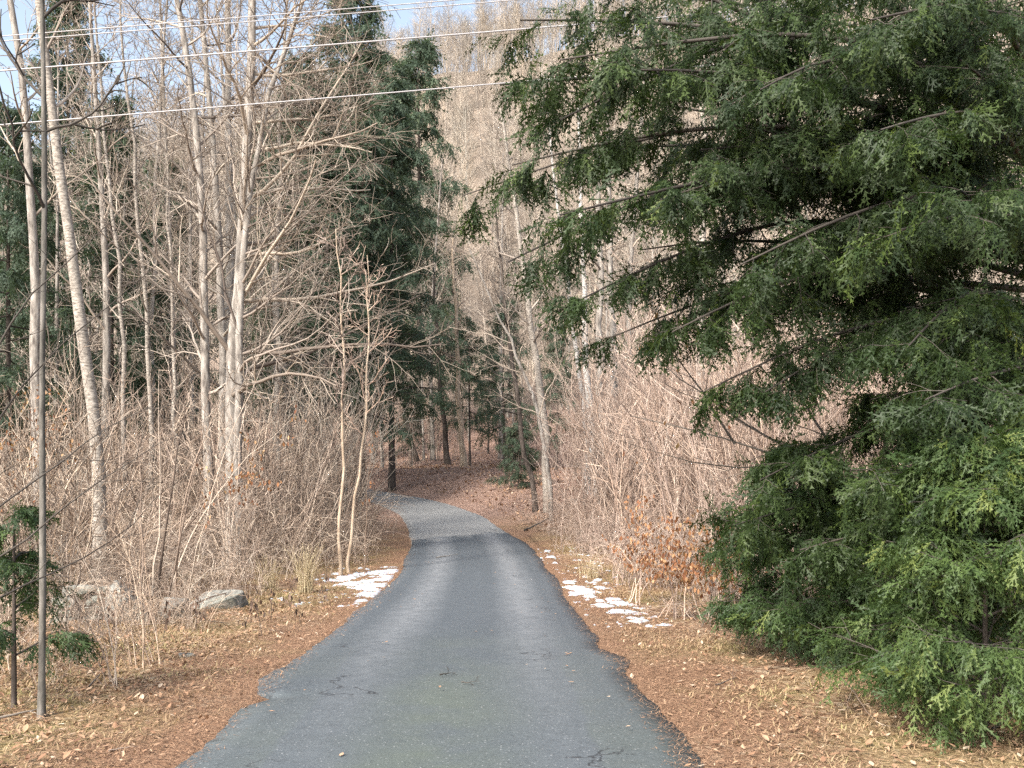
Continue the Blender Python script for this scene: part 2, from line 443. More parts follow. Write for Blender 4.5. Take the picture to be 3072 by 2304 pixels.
# moss film between the tracks close by
mm = m.math('MULTIPLY', m.ramp(m.math('DIVIDE', v_, 20.0), [(0.26, 0.85), (0.6, 0.0)]), m.ramp(au, [(0.1, 1.0), (0.7, 0.12), (0.95, 0.1), (1.25, 0.4)]))
new = m.mix(m.math('MULTIPLY', mm, m.ramp(nb, [(0.32, 0.15), (0.6, 0.75)])), new, (0.105, 0.122, 0.078))
# seam between new and old surface
seam = m.math('ADD', v_, m.math('MULTIPLY', m.math('SUBTRACT', m.noise(v, 1.1, 4, 0.7), 0.5), 5.0))
seam = m.math('SUBTRACT', seam, m.math('MULTIPLY', u_, 0.8))
sf = m.ramp(m.math('DIVIDE', seam, 60.0), [(0.478, 0.0), (0.492, 1.0)])
c = m.mix(sf, new, old)
# pale stones and dark pits in the surface
vo = m.n('ShaderNodeTexVoronoi', _Scale=60.0); m.l(v, vo.inputs['Vector'])
sp = m.n('ShaderNodeSeparateColor'); m.l(vo.outputs['Color'], sp.inputs[0])
dot = m.math('MULTIPLY', m.ramp(vo.outputs['Distance'], [(0.25, 1.0), (0.4, 0.0)]), m.ramp(sp.outputs[0], [(0.90, 0.0), (0.93, 1.0)]))
c = m.mix(m.math('MULTIPLY', dot, 0.5), c, (0.36, 0.36, 0.36))
pit = m.math('MULTIPLY', m.ramp(vo.outputs['Distance'], [(0.3, 1.0), (0.45, 0.0)]), m.ramp(sp.outputs[1], [(0.90, 0.0), (0.93, 1.0)]))
c = m.mix(m.math('MULTIPLY', pit, 0.5), c, (0.02, 0.02, 0.022))
# cracks towards the edges
vd = m.n('ShaderNodeTexVoronoi', feature='DISTANCE_TO_EDGE', _Scale=0.9)
vw = m.n('ShaderNodeVectorMath', operation='ADD'); nz = m.n('ShaderNodeTexNoise', _Scale=2.0, _Detail=5.0)
m.l(v, nz.inputs['Vector']); m.l(v, vw.inputs[0]); m.l(nz.outputs['Color'], vw.inputs[1]); m.l(vw.outputs[0], vd.inputs['Vector'])
cr = m.math('MULTIPLY', m.ramp(vd.outputs['Distance'], [(0.003, 1.0), (0.010, 0.0)]), m.ramp(m.math('ADD', au, m.math('MULTIPLY', nb, 0.9)), [(0.985, 0.0), (1.0, 1.0)]))
cr = m.math('MULTIPLY', cr, m.ramp(m.noise(v, 0.5, 2), [(0.52, 0.0), (0.58, 1.0)]))
c = m.mix(m.math('MULTIPLY', cr, 0.85), c, (0.018, 0.018, 0.02))
m.base(c).bump(m.mix(0.5, nf, m.math('SUBTRACT', nm, cr)), 0.5, 0.012)
m.l(m.ramp(nm, [(0.3, 0.5), (0.7, 0.72)]), m.b.inputs['Roughness'])
tag(obj('road', me, m.m), kind='structure')

# ---------------------------------------------------------------- foliage building blocks
def spray_template(L=0.40, ntw=12, npair=5, nl=0.019, nw=0.0055, seed=0, ang=0.62):
    r = np.random.default_rng(seed); V = []; T = []
    def needle(p, d, side, l, w):
        n = len(V); V.extend([p - d * w, p + d * w, p + side * l + d * l * 0.35]); T.append((n, n + 1, n + 2))
    def twig(p, d, ln, npr):
        nrm_ = np.array([-d[1], d[0], 0.0])
        n = len(V); w = nl * 0.30
        V.extend([p - nrm_ * w, p + nrm_ * w, p + d * (ln + nl * .4)]); T.append((n, n + 1, n + 2))
        for k in range(npr):
            t = (k + 0.4 + r.uniform(-.2, .2)) / npr
            q = p + d * ln * t
            l = nl * (1.1 - 0.45 * t) * r.uniform(0.7, 1.2)
            for sgn in (-1, 1):
                sd = nrm_ * sgn + d * 0.35 + np.array([0, 0, r.normal(-0.05, 0.35)])
                needle(q, d, sd, l, nw)
    ax = np.array([1.0, 0, 0])
    twig(np.zeros(3), ax, L, npair * 2)
    for i in range(ntw):
        t = 0.06 + 0.88 * (i + r.uniform(-.45, .45)) / ntw
        if r.random() < .12: continue
        sg = 1 if i % 2 else -1
        a = ang * r.uniform(0.55, 1.45)
        d = np.array([math.cos(a), sg * math.sin(a), r.normal(-0.10, 0.32)]); d /= np.linalg.norm(d)
        ln = L * (0.50 * (1 - t) ** 0.6 + 0.10) * r.uniform(0.4, 1.3)
        twig(np.array([L * t, 0, 0]), d, ln, max(2, int(npair * ln / (0.40 * L) + 0.5)))
    V = np.array(V); V[:, 2] -= (0.6 * V[:, 0] ** 2 + 0.8 * V[:, 1] ** 2) / L
    return V, np.array(T)

def place(acc, tmpl, pos, X, N, sc, tint):
    X = nrm(X); Yv = nrm(np.cross(N, X)); N = np.cross(X, Yv)
    k = len(tmpl); which = R.integers(0, k, len(pos))
    for i in range(k):
        s = np.nonzero(which == i)[0]
        if not len(s): continue
        V, T = tmpl[i]
        W_ = pos[s][:, None, :] + sc[s][:, None, None] * (V[None, :, 0:1] * X[s][:, None] + V[None, :, 1:2] * Yv[s][:, None] + V[None, :, 2:3] * N[s][:, None])
        F = (T[None] + (np.arange(len(s)) * len(V))[:, None, None]).reshape(-1, 3)
        acc.add(W_.reshape(-1, 3), None, F, np.repeat(tint[s], len(V)))

SPRAY = [spray_template(0.21, 7, 3, .0150, .0062, seed=i, ang=.75) for i in range(8)]
SPRAY_MID = [spray_template(0.36, 7, 3, 0.026, 0.010, seed=10 + i) for i in range(5)]
SPRAY_FAR = [spray_template(0.62, 5, 2, 0.06, 0.028, seed=20 + i, ang=.8) for i in range(5)]

def lateral(sg_alt=True, spread=0.35):
    # azimuth that keeps side shoots roughly in the plane of the bough
    def f(B, n):
        s = np.where((np.arange(n)[None, :] + R.integers(0, 2, (B, 1))) % 2 == 0, 0.0, np.pi)
        return s + R.normal(0, spread, (B, n))
    return f

def bough(path, r0, fol, wood, n2=16, blen=0.9, nsp=8, spray=SPRAY, ssc=1.0, droop=-0.10, tint0=0.0, t0=0.15, sides=6, tspread=0.5):
    P = path[None]; K = P.shape[1]
    Rd = (r0 * np.linspace(1, 0.18, K))[None]
    add_tubes(wood, P, Rd, sides)
    b, br = grow(P, Rd, n2, t0, 0.98, 0.95, lambda t: blen * (1.05 - 0.65 * t), 6, 0.45, droop, 0.10, az=lateral(), rmin=0.004)
    add_tubes(wood, b, br, 3)
    B = len(b)
    if nsp >= 6:
        b2, b2r = grow(b, br, 3, 0.25, 0.95, 0.8, lambda t: blen * 0.42 * (1.1 - 0.6 * t), 4, 0.6, droop, 0.12, az=lateral(), rmin=0.003)
        add_tubes(wood, b2, b2r, 3)
    src = [(b, nsp)] + ([(b2, max(2, nsp // 3))] if nsp >= 6 else []) + [(P, 9)]
    for Q_, k in src:
        Bn, Kn, _ = Q_.shape
        t = (np.arange(k)[None] + R.random((Bn, k))) / k * 0.85 + 0.15
        f = np.clip(t, 0, .999) * (Kn - 1); i0 = f.astype(int); fr = (f - i0)[..., None]; bi = np.arange(Bn)[:, None]
        p = (Q_[bi, i0] * (1 - fr) + Q_[bi, i0 + 1] * fr).reshape(-1, 3)
        T = nrm(Q_[bi, i0 + 1] - Q_[bi, i0]).reshape(-1, 3)
        up = nrm(np.array([0, 0, 1.0]) + R.normal(0, 0.55, p.shape))
        side = nrm(np.cross(T, up)) * np.where(R.random((len(p), 1)) < 0.5, -1, 1)
        D = nrm(T + side * R.uniform(0.2, 1.0, (len(p), 1)) + np.array([0, 0, -0.62]) + R.normal(0, 0.30, p.shape) * np.array([1, 1, 1.2]))
        sc = R.uniform(0.65, 1.2, len(p)) * ssc
        tt = np.clip(tint0 + R.random(1) * 0.2 + np.abs(R.normal(0, 0.22, len(p))) * tspread * 2 , 0, 1)
        place(fol, spray, p, D, up, sc, tt)

def trunk_tube(path, r0, r1, S=12, flare=True):
    K = len(path); rad = np.linspace(r0, r1, K)
    if flare: rad[0] *= 1.35; rad[1] *= 1.08
    rad = rad * (1 + R.normal(0, 0.03, K))
    return path[None], rad[None]

# ---------------------------------------------------------------- conifers in the wood behind
def conifer_meshes(H, Rc, nb, seed, z0=0.12, top_pow=0.8, sc=1.0, spray=SPRAY_FAR, nsp=5, n2=7):
    fol, wood = Acc(), Acc()
    tp = resample([(0, 0, -0.3), (R.normal(0, .1), R.normal(0, .1), H * .5), (0, 0, H)], 10)
    P, Rd = trunk_tube(tp, H * 0.007 + 0.02, 0.02)
    tk = Acc(); add_tubes(tk, P, Rd, 8)
    for i in range(nb):
        f = z0 + (1 - z0) * ((i + R.random()) / nb) ** 0.9
        L = Rc * (1.02 - f) ** top_pow * R.uniform(0.35, 1.3) + 0.25
        a = i * 2.4 + R.normal(0, .3)
        s = np.array([0, 0, f * H * 0.985]); d = np.array([math.cos(a), math.sin(a), 0])
        e = s + d * L + np.array([0, 0, L * R.uniform(-0.35, 0.08) + 0.25 * f])
        pts = [s, s + (e - s) * .5 + np.array([0, 0, .06 * L]), e]
        bough(resample(pts, 5), 0.012 + 0.01 * L, fol, wood, n2, 0.34 * L + .2, nsp, spray, sc, -0.06, 0.0, 0.15, 3, 0.45)
    return tk.mesh('trunk'), wood.mesh('boughs'), fol.mesh('crown')

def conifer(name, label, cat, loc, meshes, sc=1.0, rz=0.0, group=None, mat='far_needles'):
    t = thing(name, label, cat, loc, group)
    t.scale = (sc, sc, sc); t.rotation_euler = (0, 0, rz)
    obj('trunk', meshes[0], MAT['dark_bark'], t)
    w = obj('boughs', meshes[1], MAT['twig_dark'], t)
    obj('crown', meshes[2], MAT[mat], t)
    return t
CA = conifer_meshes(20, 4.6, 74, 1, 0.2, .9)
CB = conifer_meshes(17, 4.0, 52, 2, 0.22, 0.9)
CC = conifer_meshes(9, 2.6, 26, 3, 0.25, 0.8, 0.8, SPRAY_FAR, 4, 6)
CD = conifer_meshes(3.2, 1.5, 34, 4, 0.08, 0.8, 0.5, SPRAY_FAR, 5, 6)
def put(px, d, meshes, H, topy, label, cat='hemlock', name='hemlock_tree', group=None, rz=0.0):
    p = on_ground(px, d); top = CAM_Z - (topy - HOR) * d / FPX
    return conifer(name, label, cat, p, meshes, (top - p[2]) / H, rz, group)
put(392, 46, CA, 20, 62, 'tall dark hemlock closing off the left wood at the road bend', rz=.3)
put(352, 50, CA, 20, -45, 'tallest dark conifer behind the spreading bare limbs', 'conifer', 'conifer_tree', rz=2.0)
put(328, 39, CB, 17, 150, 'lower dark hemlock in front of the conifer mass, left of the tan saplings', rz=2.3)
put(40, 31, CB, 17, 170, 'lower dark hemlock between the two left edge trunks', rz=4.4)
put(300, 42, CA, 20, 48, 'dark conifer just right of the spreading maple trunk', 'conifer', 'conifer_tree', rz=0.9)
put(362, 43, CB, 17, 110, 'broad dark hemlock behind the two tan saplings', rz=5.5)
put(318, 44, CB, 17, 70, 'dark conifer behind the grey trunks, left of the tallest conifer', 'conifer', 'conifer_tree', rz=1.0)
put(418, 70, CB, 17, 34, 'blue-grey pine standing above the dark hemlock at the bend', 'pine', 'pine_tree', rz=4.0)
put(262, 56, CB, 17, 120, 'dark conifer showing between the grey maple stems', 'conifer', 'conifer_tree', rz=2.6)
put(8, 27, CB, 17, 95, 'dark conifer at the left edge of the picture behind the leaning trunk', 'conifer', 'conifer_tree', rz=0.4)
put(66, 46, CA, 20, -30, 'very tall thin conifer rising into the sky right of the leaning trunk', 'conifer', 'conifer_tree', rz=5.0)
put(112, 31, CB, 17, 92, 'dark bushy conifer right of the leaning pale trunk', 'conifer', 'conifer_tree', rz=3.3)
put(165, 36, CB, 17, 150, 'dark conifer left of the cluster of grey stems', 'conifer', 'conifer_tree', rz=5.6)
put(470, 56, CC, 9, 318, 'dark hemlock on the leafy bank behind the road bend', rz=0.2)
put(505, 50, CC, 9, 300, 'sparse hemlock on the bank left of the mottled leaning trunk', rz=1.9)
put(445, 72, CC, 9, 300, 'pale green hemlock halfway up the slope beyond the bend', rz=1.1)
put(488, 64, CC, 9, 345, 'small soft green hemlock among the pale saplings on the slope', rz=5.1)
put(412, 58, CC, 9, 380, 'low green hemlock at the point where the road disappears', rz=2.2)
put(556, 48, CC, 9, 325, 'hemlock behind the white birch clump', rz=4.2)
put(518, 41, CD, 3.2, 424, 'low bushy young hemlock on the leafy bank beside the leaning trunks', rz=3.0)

# ---------------------------------------------------------------- bare trees
def crown_of(P, Rd, n1, n2, n3, l1, t0=0.35, t1=0.98, ang=0.9, up=0.05, bias=None, wig=0.13, r2=0.55, acc=None):
    acc = acc or Acc()
    b1, r1 = grow(P, Rd, n1, t0, t1, ang, lambda t: l1 * (1.25 - 0.85 * t), 9, 0.42, up, wig, bias=bias, rmin=0.013)
    add_tubes(acc, b1, r1, 5)
    b2, rr2 = grow(b1, r1, n2, 0.15, 0.97, 0.75, lambda t: l1 * 0.42 * (1.15 - 0.7 * t), 6, r2, up * .7, wig, rmin=0.009)
    add_tubes(acc, b2, rr2, 3)
    if n3:
        b3, rr3 = grow(b2, rr2, n3, 0.2, 0.97, 0.7, lambda t: l1 * 0.17 * (1.2 - 0.6 * t), 4, 0.6, up * .5, wig, rmin=0.007, taper=0.6)
        add_tubes(acc, b3, rr3, 3)
    return acc

def bare_tree(name, label, pts, d, w_px, top, n1=18, n2=7, n3=4, l1=2.4, t0=0.35, mat='grey_bark', tmat='twig_grey', bias=None, ang=0.9, up=0.05, group=None, dy=0.0, cat='tree', base_d=None):
    b = on_ground(pts[0][0], d)
    wp = [b - np.array([0, 0, .25])]
    for i, (px, py) in enumerate(pts):
        q = at(px, py, d + dy * i)
        if q[2] > b[2] + 0.15: wp.append(q)
    dirv = nrm(wp[-1] - wp[-2])
    if wp[-1][2] < top: wp.append(wp[-1] + dirv * (top - wp[-1][2]) / max(dirv[2], 0.3))
    path = resample(np.array(wp) - b, 16)
    path[1:-1] += R.normal(0, 0.015 + 0.0006 * d, (14, 3)) * np.array([1, 1, 0])
    r0 = w_px * d / FPX / 2
    P, Rd = trunk_tube(path, r0 * 1.1, r0 * 0.28)
    t = thing(name, label, cat, b, group)
    a = Acc(); add_tubes(a, P, Rd, 10)
    obj('trunk', a.mesh('trunk'), MAT[mat], t)
    if n1:
        obj('crown', crown_of(P, Rd, n1, n2, n3, l1, t0, 0.98, ang, up, bias).mesh('crown'), MAT[tmat], t)
    return t

# left side
bare_tree('aspen_tree', 'pale leaning aspen trunk curving up to the left behind the thin pole', [(101, 520), (97, 430), (90, 360), (78, 290), (62, 180), (48, 80), (40, 0)], 19, 13, 17, 14, 6, 3, 2.2, 0.5, 'pale_bark')
bare_tree('bare_tree', 'straight grey trunk left of the leaning pale aspen', [(37, 500), (36, 400), (34, 250), (28, 100), (10, 0)], 22, 11, 18, 14, 6, 3, 2.4, 0.4)
bare_tree('bare_tree', 'thin crooked pale trunk right of the leaning aspen', [(128, 480), (121, 330), (122, 256), (113, 200), (103, 133), (98, 60)], 24, 5, 15, 14, 6, 3, 1.8, 0.35, 'pale_bark')
bare_tree('bare_tree', 'thin pale trunk in front of the left conifers, straightest of its group', [(155, 500), (150, 380), (143, 256), (135, 180), (129, 127), (125, 60)], 25, 5.5, 15, 16, 6, 3, 1.9, 0.35, 'pale_bark')
bare_tree('bare_tree', 'short slim pale trunk between the left conifers and the grey stems', [(176, 490), (173, 300), (168, 200), (165, 130)], 27, 4.5, 13, 14, 6, 3, 1.8, 0.3, 'pale_bark')
bare_tree('maple_tree', 'grey maple stem at the left of the stem cluster', [(209, 520), (207, 420), (203, 256), (200, 110), (183, 40), (176, 0)], 24, 10, 19, 30, 9, 5, 2.8, 0.2, 'grey_bark', ang=1.1, up=.02)
bare_tree('maple_tree', 'grey maple stem in the middle of the stem cluster', [(222, 515), (222, 400), (219, 256), (215, 150), (203, 60), (200, 0)], 25.5, 9, 19, 30, 9, 5, 2.8, 0.2, ang=1.1, up=.02)
bare_tree('maple_tree', 'thick forked grey maple whose long limbs spread right towards the road', [(230, 525), (231, 435), (237, 330), (240, 256), (246, 160), (249, 80), (251, 0)], 21.5, 14, 18, 40, 11, 5, 4.0, 0.2, 'grey_bark', bias=(0.85, -0.05, 0.0), ang=1.25, up=0.01)
bare_tree('maple_tree', 'right leaning fork stem beside the thick spreading maple', [(239, 525), (240, 330), (246, 190), (262, 120), (275, 70), (295, 20)], 21.2, 9, 14.5, 30, 10, 5, 3.4, 0.25, 'grey_bark', bias=(0.7, 0, 0.0), ang=1.15, up=0.01)
bare_tree('bare_tree', 'tall dark brown trunk rising to the top edge between the maple stems', [(232, 500), (230, 300), (228, 100), (228, 0)], 33, 10, 26, 16, 7, 4, 3.0, 0.45, 'grey_bark')
bare_tree('bare_tree', 'slim pale trunk between the spreading maple and the dark conifers', [(277, 515), (277, 400), (277, 256), (279, 190), (281, 133), (284, 60)], 27, 7, 15, 28, 8, 4, 2.4, 0.2, 'pale_bark', ang=1.1, up=.02)
bare_tree('bare_tree', 'bare tree with upswept twigs against the blue sky gap', [(150, 490), (152, 300), (158, 150), (165, 40)], 31, 6, 18, 22, 8, 4, 3.4, 0.45, bias=(0, 0, .35))
bare_tree('young_birch', 'straighter of the two slender tan saplings by the road bend', [(340, 545), (342, 500), (343, 463), (343, 367), (338, 256), (336, 230)], 19.5, 3.6, 6.4, 14, 5, 2, 1.0, 0.45, 'tan_bark', 'twig_pink', up=.12, cat='sapling')
bare_tree('young_birch', 'bowed slender tan sapling nearest the road bend', [(350, 530), (353, 510), (363, 450), (368, 383), (370, 333), (368, 277)], 20, 3.4, 6.0, 14, 5, 2, 1.0, 0.45, 'tan_bark', 'twig_pink', up=.12, cat='sapling')
# right of the bend
bare_tree('bare_tree', 'mottled grey trunk leaning left over the leafy bank', [(549, 507), (546, 460), (543, 410), (535, 349), (526, 287), (515, 210)], 34, 8.5, 14, 18, 7, 4, 2.2, 0.4, 'pale_bark')
bare_tree('bare_tree', 'dark thin trunk leaning left beside the mottled trunk', [(536, 507), (528, 465), (520, 430), (512, 364), (505, 300)], 34.5, 5.5, 11, 14, 6, 3, 1.6, 0.4, 'dark_bark', 'twig_dark')
bare_tree('bare_tree', 'arching bare tree with branches sweeping left over the bend', [(552, 505), (545, 440), (530, 385), (512, 345), (495, 310), (478, 270)], 32, 4.5, 8.8, 16, 7, 4, 2.2, 0.35, 'grey_bark', bias=(-.3, 0, .1))
bare_tree('bare_tree', 'brown trunk standing in leaves just behind the road bend', [(464, 487), (461, 440), (458, 395), (456, 330)], 53, 6, 14, 14, 6, 3, 2.0, 0.45, 'tan_bark')
bare_tree('bare_tree', 'dark trunk left of the brown trunk behind the road bend', [(449, 477), (445, 430), (439, 384), (436, 320)], 57, 5.5, 14, 14, 6, 3, 2.0, 0.4, 'dark_bark', 'twig_dark')
bare_tree('bare_tree', 'thin dark leaning trunk on the slope above the hidden road end', [(418, 472), (411, 440), (405, 410), (398, 360)], 60, 4.5, 12, 12, 6, 3, 2.0, 0.4, 'dark_bark', 'twig_dark')
bare_tree('birch_tree', 'whitest birch, left one of the clump, leaning left', [(590, 480), (586, 410), (577, 364), (572, 322), (566, 270)], 37, 5.5, 15, 12, 6, 3, 2.0, 0.5, 'birch_bark')
bare_tree('birch_tree', 'second birch of the clump with dark blotches', [(596, 480), (592, 425), (586, 364), (585, 330), (583, 260)], 36, 7.5, 15, 12, 6, 3, 2.0, 0.5, 'birch_bark')
bare_tree('bare_tree', 'straight smooth grey trunk right of the birch clump', [(604, 490), (601, 441), (600, 321), (599, 240)], 34, 8.5, 16, 14, 6, 3, 2.2, 0.45)
bare_tree('bare_tree', 'rightmost grey trunk of the group at the birch clump', [(617, 490), (614, 390), (612, 328), (610, 240)], 35, 8, 16, 14, 6, 3, 2.2, 0.45)
bare_tree('bare_tree', 'pale smooth trunk standing alone in the right hand thicket', [(699, 500), (700, 440), (702, 313), (703, 200)], 33, 10, 17, 14, 6, 3, 2.4, 0.45, 'pale_bark')

# unlabelled-by-look trunks of the mixed wood, built from shared meshes
def plain_tree(H, r0, n1, n2, n3, l1, t0):
    p = resample([(0, 0, -.3), (R.normal(0, .15), R.normal(0, .15), H * .4), (R.normal(0, .5), R.normal(0, .3), H)], 14)
    P, Rd = trunk_tube(p, r0, r0 * .2)
    a = Acc(); add_tubes(a, P, Rd, 7)
    return a.mesh('trunk'), crown_of(P, Rd, n1, n2, n3, l1, t0, .98, .8, .08).mesh('crown')
PT = [plain_tree(15, .11, 22, 7, 4, 2.2, .3), plain_tree(13, .08, 20, 7, 4, 1.9, .25), plain_tree(17, .14, 22, 8, 4, 2.8, .35)]
k = 0
def wood_trees(n, xr, yr, label, group, mind=3.2):
    global k
    protos = {}
    done = 0
    while done < n:
        x, y = R.uniform(*xr), R.uniform(*yr)
        if road_dist(x, y) < mind or abs(x / y) > 0.56: continue
        w = int(R.integers(0, 3)); sc = R.uniform(.75, 1.15); p = (x, y, G(x, y))
        if w in protos: copy_tree(protos[w], p, R.uniform(0, 6.28), sc)
        else:
            t = thing('bare_tree', label, 'tree', p, group); t.scale = (sc,) * 3
            obj('trunk', PT[w][0], MAT['grey_bark'], t); obj('crown', PT[w][1], MAT['twig_grey'], t)
            protos[w] = t
        done += 1
wood_trees(30, (-26, -5), (27, 58), 'slim bare tree in the left wood behind the brush', 'bare trees of the left wood')
wood_trees(26, (-10, 12), (58, 78), 'slim bare tree on the leafy slope beyond the bend', 'bare trees on the slope beyond the bend')
wood_trees(18, (4, 26), (38, 62), 'slim bare tree in the wood behind the right thicket', 'bare trees behind the right thicket')

# ---------------------------------------------------------------- scattered masses (stuff): geometry nodes over points
def scatter(name, label, cat, tmpl_meshes, pos, rot, scl, idx, mat=None):
    coll = bpy.data.collections.new(name + '_kinds')
    for i, me_ in enumerate(tmpl_meshes):
        if mat and not me_.materials: me_.materials.append(mat)
        coll.objects.link(bpy.data.objects.new('%s_kind_%02d' % (name, i), me_))
    pm = bpy.data.meshes.new(name)
    pm.vertices.add(len(pos)); pm.vertices.foreach_set('co', np.asarray(pos, np.float32).ravel())
    for nm_, ty, arr in (('rot', 'FLOAT_VECTOR', rot), ('scl', 'FLOAT_VECTOR', scl)):
        a = pm.attributes.new(nm_, ty, 'POINT'); a.data.foreach_set('vector', np.asarray(arr, np.float32).ravel())
    a = pm.attributes.new('idx', 'INT', 'POINT'); a.data.foreach_set('value', np.asarray(idx, np.int32))
    o = obj(name, pm); tag(o, label, cat, None, 'stuff')
    ng = bpy.data.node_groups.new(name, 'GeometryNodeTree')
    ng.interface.new_socket('Geometry', in_out='INPUT', socket_type='NodeSocketGeometry')
    ng.interface.new_socket('Geometry', in_out='OUTPUT', socket_type='NodeSocketGeometry')
    N = ng.nodes; gi, go = N.new('NodeGroupInput'), N.new('NodeGroupOutput')
    ip = N.new('GeometryNodeInstanceOnPoints'); ci = N.new('GeometryNodeCollectionInfo')
    ci.inputs['Collection'].default_value = coll
    ci.inputs['Separate Children'].default_value = True; ci.inputs['Reset Children'].default_value = True
    ip.inputs['Pick Instance'].default_value = True
    def na(nm_, dt):
        q = N.new('GeometryNodeInputNamedAttribute'); q.data_type = dt; q.inputs['Name'].default_value = nm_
        return [s for s in q.outputs if s.enabled and s.name == 'Attribute'][0]
    L = ng.links
    L.new(gi.outputs[0], ip.inputs['Points']); L.new(ci.outputs[0], ip.inputs['Instance'])
    L.new(na('idx', 'INT'), ip.inputs['Instance Index']); L.new(na('rot', 'FLOAT_VECTOR'), ip.inputs['Rotation']); L.new(na('scl', 'FLOAT_VECTOR'), ip.inputs['Scale'])
    L.new(ip.outputs[0], go.inputs[0])
    md = o.modifiers.new('scatter', 'NODES'); md.node_group = ng
    return o

def pts_in(n, xr, yr, cond, lim=0.58):
    X, Y = np.zeros(0), np.zeros(0)
    while len(X) < n:
        x = R.uniform(*xr, 4 * n); y = R.uniform(*yr, 4 * n)
        rd = road_dist(x, y); kx = np.interp(y, LY, LX)
        ok = cond(x, y, rd, x - kx) & (np.abs(x) < lim * np.abs(y) + 2.5)
        X, Y = np.concatenate([X, x[ok]]), np.concatenate([Y, y[ok]])
        if not ok.any(): break
    return X[:n], Y[:n]
def simple_scatter(name, label, cat, tm, X, Y, smin, smax, mat, tilt=0.08):
    n = len(X); Z = gz(X, Y) - 0.03
    rot = np.stack([R.normal(0, tilt, n), R.normal(0, tilt, n), R.uniform(0, 6.28, n)], -1)
    s = R.uniform(smin, smax, n); scl = np.stack([s, s, s * R.uniform(.85, 1.2, n)], -1)
    return scatter(name, label, cat, tm, np.stack([X, Y, Z], -1), rot, scl, R.integers(0, len(tm), n), mat)

def shrub_mesh(H, n0, spread, n2, n3, r0=0.011, up=0.05, seed=0, base_r=0.25):
    a = Acc(); K = 8
    az = R.uniform(0, 6.28, n0); rr = np.sqrt(R.random(n0)) * base_r
    p0 = np.stack([np.cos(az) * rr, np.sin(az) * rr, np.full(n0, -0.08)], -1)
    D = nrm(np.stack([np.cos(az) * spread, np.sin(az) * spread, np.ones(n0)], -1) + R.normal(0, .12, (n0, 3)))
    L = H * R.uniform(.5, 1.15, n0)
    P = np.zeros((n0, K, 3)); P[:, 0] = p0
    for k_ in range(1, K):
        P[:, k_] = P[:, k_ - 1] + D * (L / (K - 1))[:, None]
        D = nrm(D + R.normal(0, .09, D.shape) + np.array([0, 0, up]))
    Rd = (r0 * R.uniform(.6, 1.2, n0))[:, None] * np.linspace(1, .3, K)[None]
    add_tubes(a, P, Rd, 4)
    b, br = grow(P, Rd, n2, .25, .97, .6, lambda t: H * .30 * (1.2 - .7 * t), 5, .6, .06, .14, rmin=.007)
    add_tubes(a, b, br, 3)
    if n3:
        c_, cr_ = grow(b, br, n3, .2, .97, .7, lambda t: H * .11 * (1.2 - .5 * t), 3, .7, .03, .14, rmin=.006, taper=.6)
        add_tubes(a, c_, cr_, 3)
    return a.mesh('shrub'), (P, b)

def arch_mesh(H, n0, seed):                     # arching bramble canes
    a = Acc(); K = 8
    az = R.uniform(0, 6.28, n0); t = np.linspace(0, 1, K)
    L = H * R.uniform(.6, 1.3, n0)
    x = (t[None] ** 1.3) * L[:, None] * R.uniform(.3, 1.0, n0)[:, None]
    z = L[:, None] * (1.9 * t - 1.25 * t ** 2)[None] * R.uniform(.6, 1.1, n0)[:, None] - 0.05
    P = np.stack([np.cos(az)[:, None] * x, np.sin(az)[:, None] * x, z], -1) + R.normal(0, .25, (n0, 1, 3)) * np.array([1, 1, 0]) + R.normal(0, .02, (n0, K, 3))
    Rd = np.full((n0, K), .006) * np.linspace(1.1, .5, K)
    add_tubes(a, P, Rd, 3)
    b, br = grow(P, Rd, 5, .3, .97, .8, lambda t: H * .3 * (1.1 - .5 * t), 4, .7, .02, .18, rmin=.003)
    add_tubes(a, b, br, 3)
    return a.mesh('canes')

SHR = [shrub_mesh(2.8, 8, .28, 8, 3, .014)[0], shrub_mesh(3.2, 6, .2, 9, 3, .016)[0], shrub_mesh(2.2, 9, .4, 7, 3, .013)[0], shrub_mesh(3.6, 6, .18, 9, 3, .016)[0], shrub_mesh(3.0, 7, .5, 8, 3, .014, .02)[0]]
SAP = [shrub_mesh(4.6, 8, .05, 8, 2, .015, .06, base_r=.9)[0], shrub_mesh(5.2, 7, .04, 9, 2, .016, .06, base_r=1.0)[0], shrub_mesh(3.8, 9, .07, 7, 2, .013, .06, base_r=.8)[0]]
ARC = [arch_mesh(1.2, 22, 1), arch_mesh(.9, 26, 2), arch_mesh(1.5, 18, 3)]
ARC2 = [m_.copy() for m_ in ARC]
SHR2 = [m_.copy() for m_ in SHR[:3]]

X, Y = pts_in(150, (-22, -2), (14.5, 38), lambda x, y, rd, k_: (k_ < 0) & (rd > 3.2 + np.clip((20 - y) * .3, 0, 1.7)))
simple_scatter('thicket', 'tangled tan leafless thicket along the left of the road', 'thicket', SHR, X, Y, .8, 1.35, MAT['twig_tan'])
X, Y = pts_in(270, (1, 18), (17, 46), lambda x, y, rd, k_: (k_ > 0) & (rd > 3.0 + np.clip((26 - y) * .12, 0, 1)) & ((y < 30) | (x > 3.2)))
simple_scatter('sapling_thicket', 'dense pinkish stand of thin upright saplings right of the road', 'thicket', SAP, X, Y, .9, 1.3, MAT['twig_pink'], .05)
X, Y = pts_in(130, (-18, -1.5), (15, 32), lambda x, y, rd, k_: (k_ < 0) & (rd > 2.7 + np.clip((19 - y) * .35, 0, 2.2)) & (rd < 8))
simple_scatter('bramble_patch', 'low tangled brown canes edging the left thicket', 'brambles', ARC, X, Y, .7, 1.15, MAT['twig_tan'])
ARC3 = [m_.copy() for m_ in ARC]
for m_ in ARC3: m_.materials.clear()
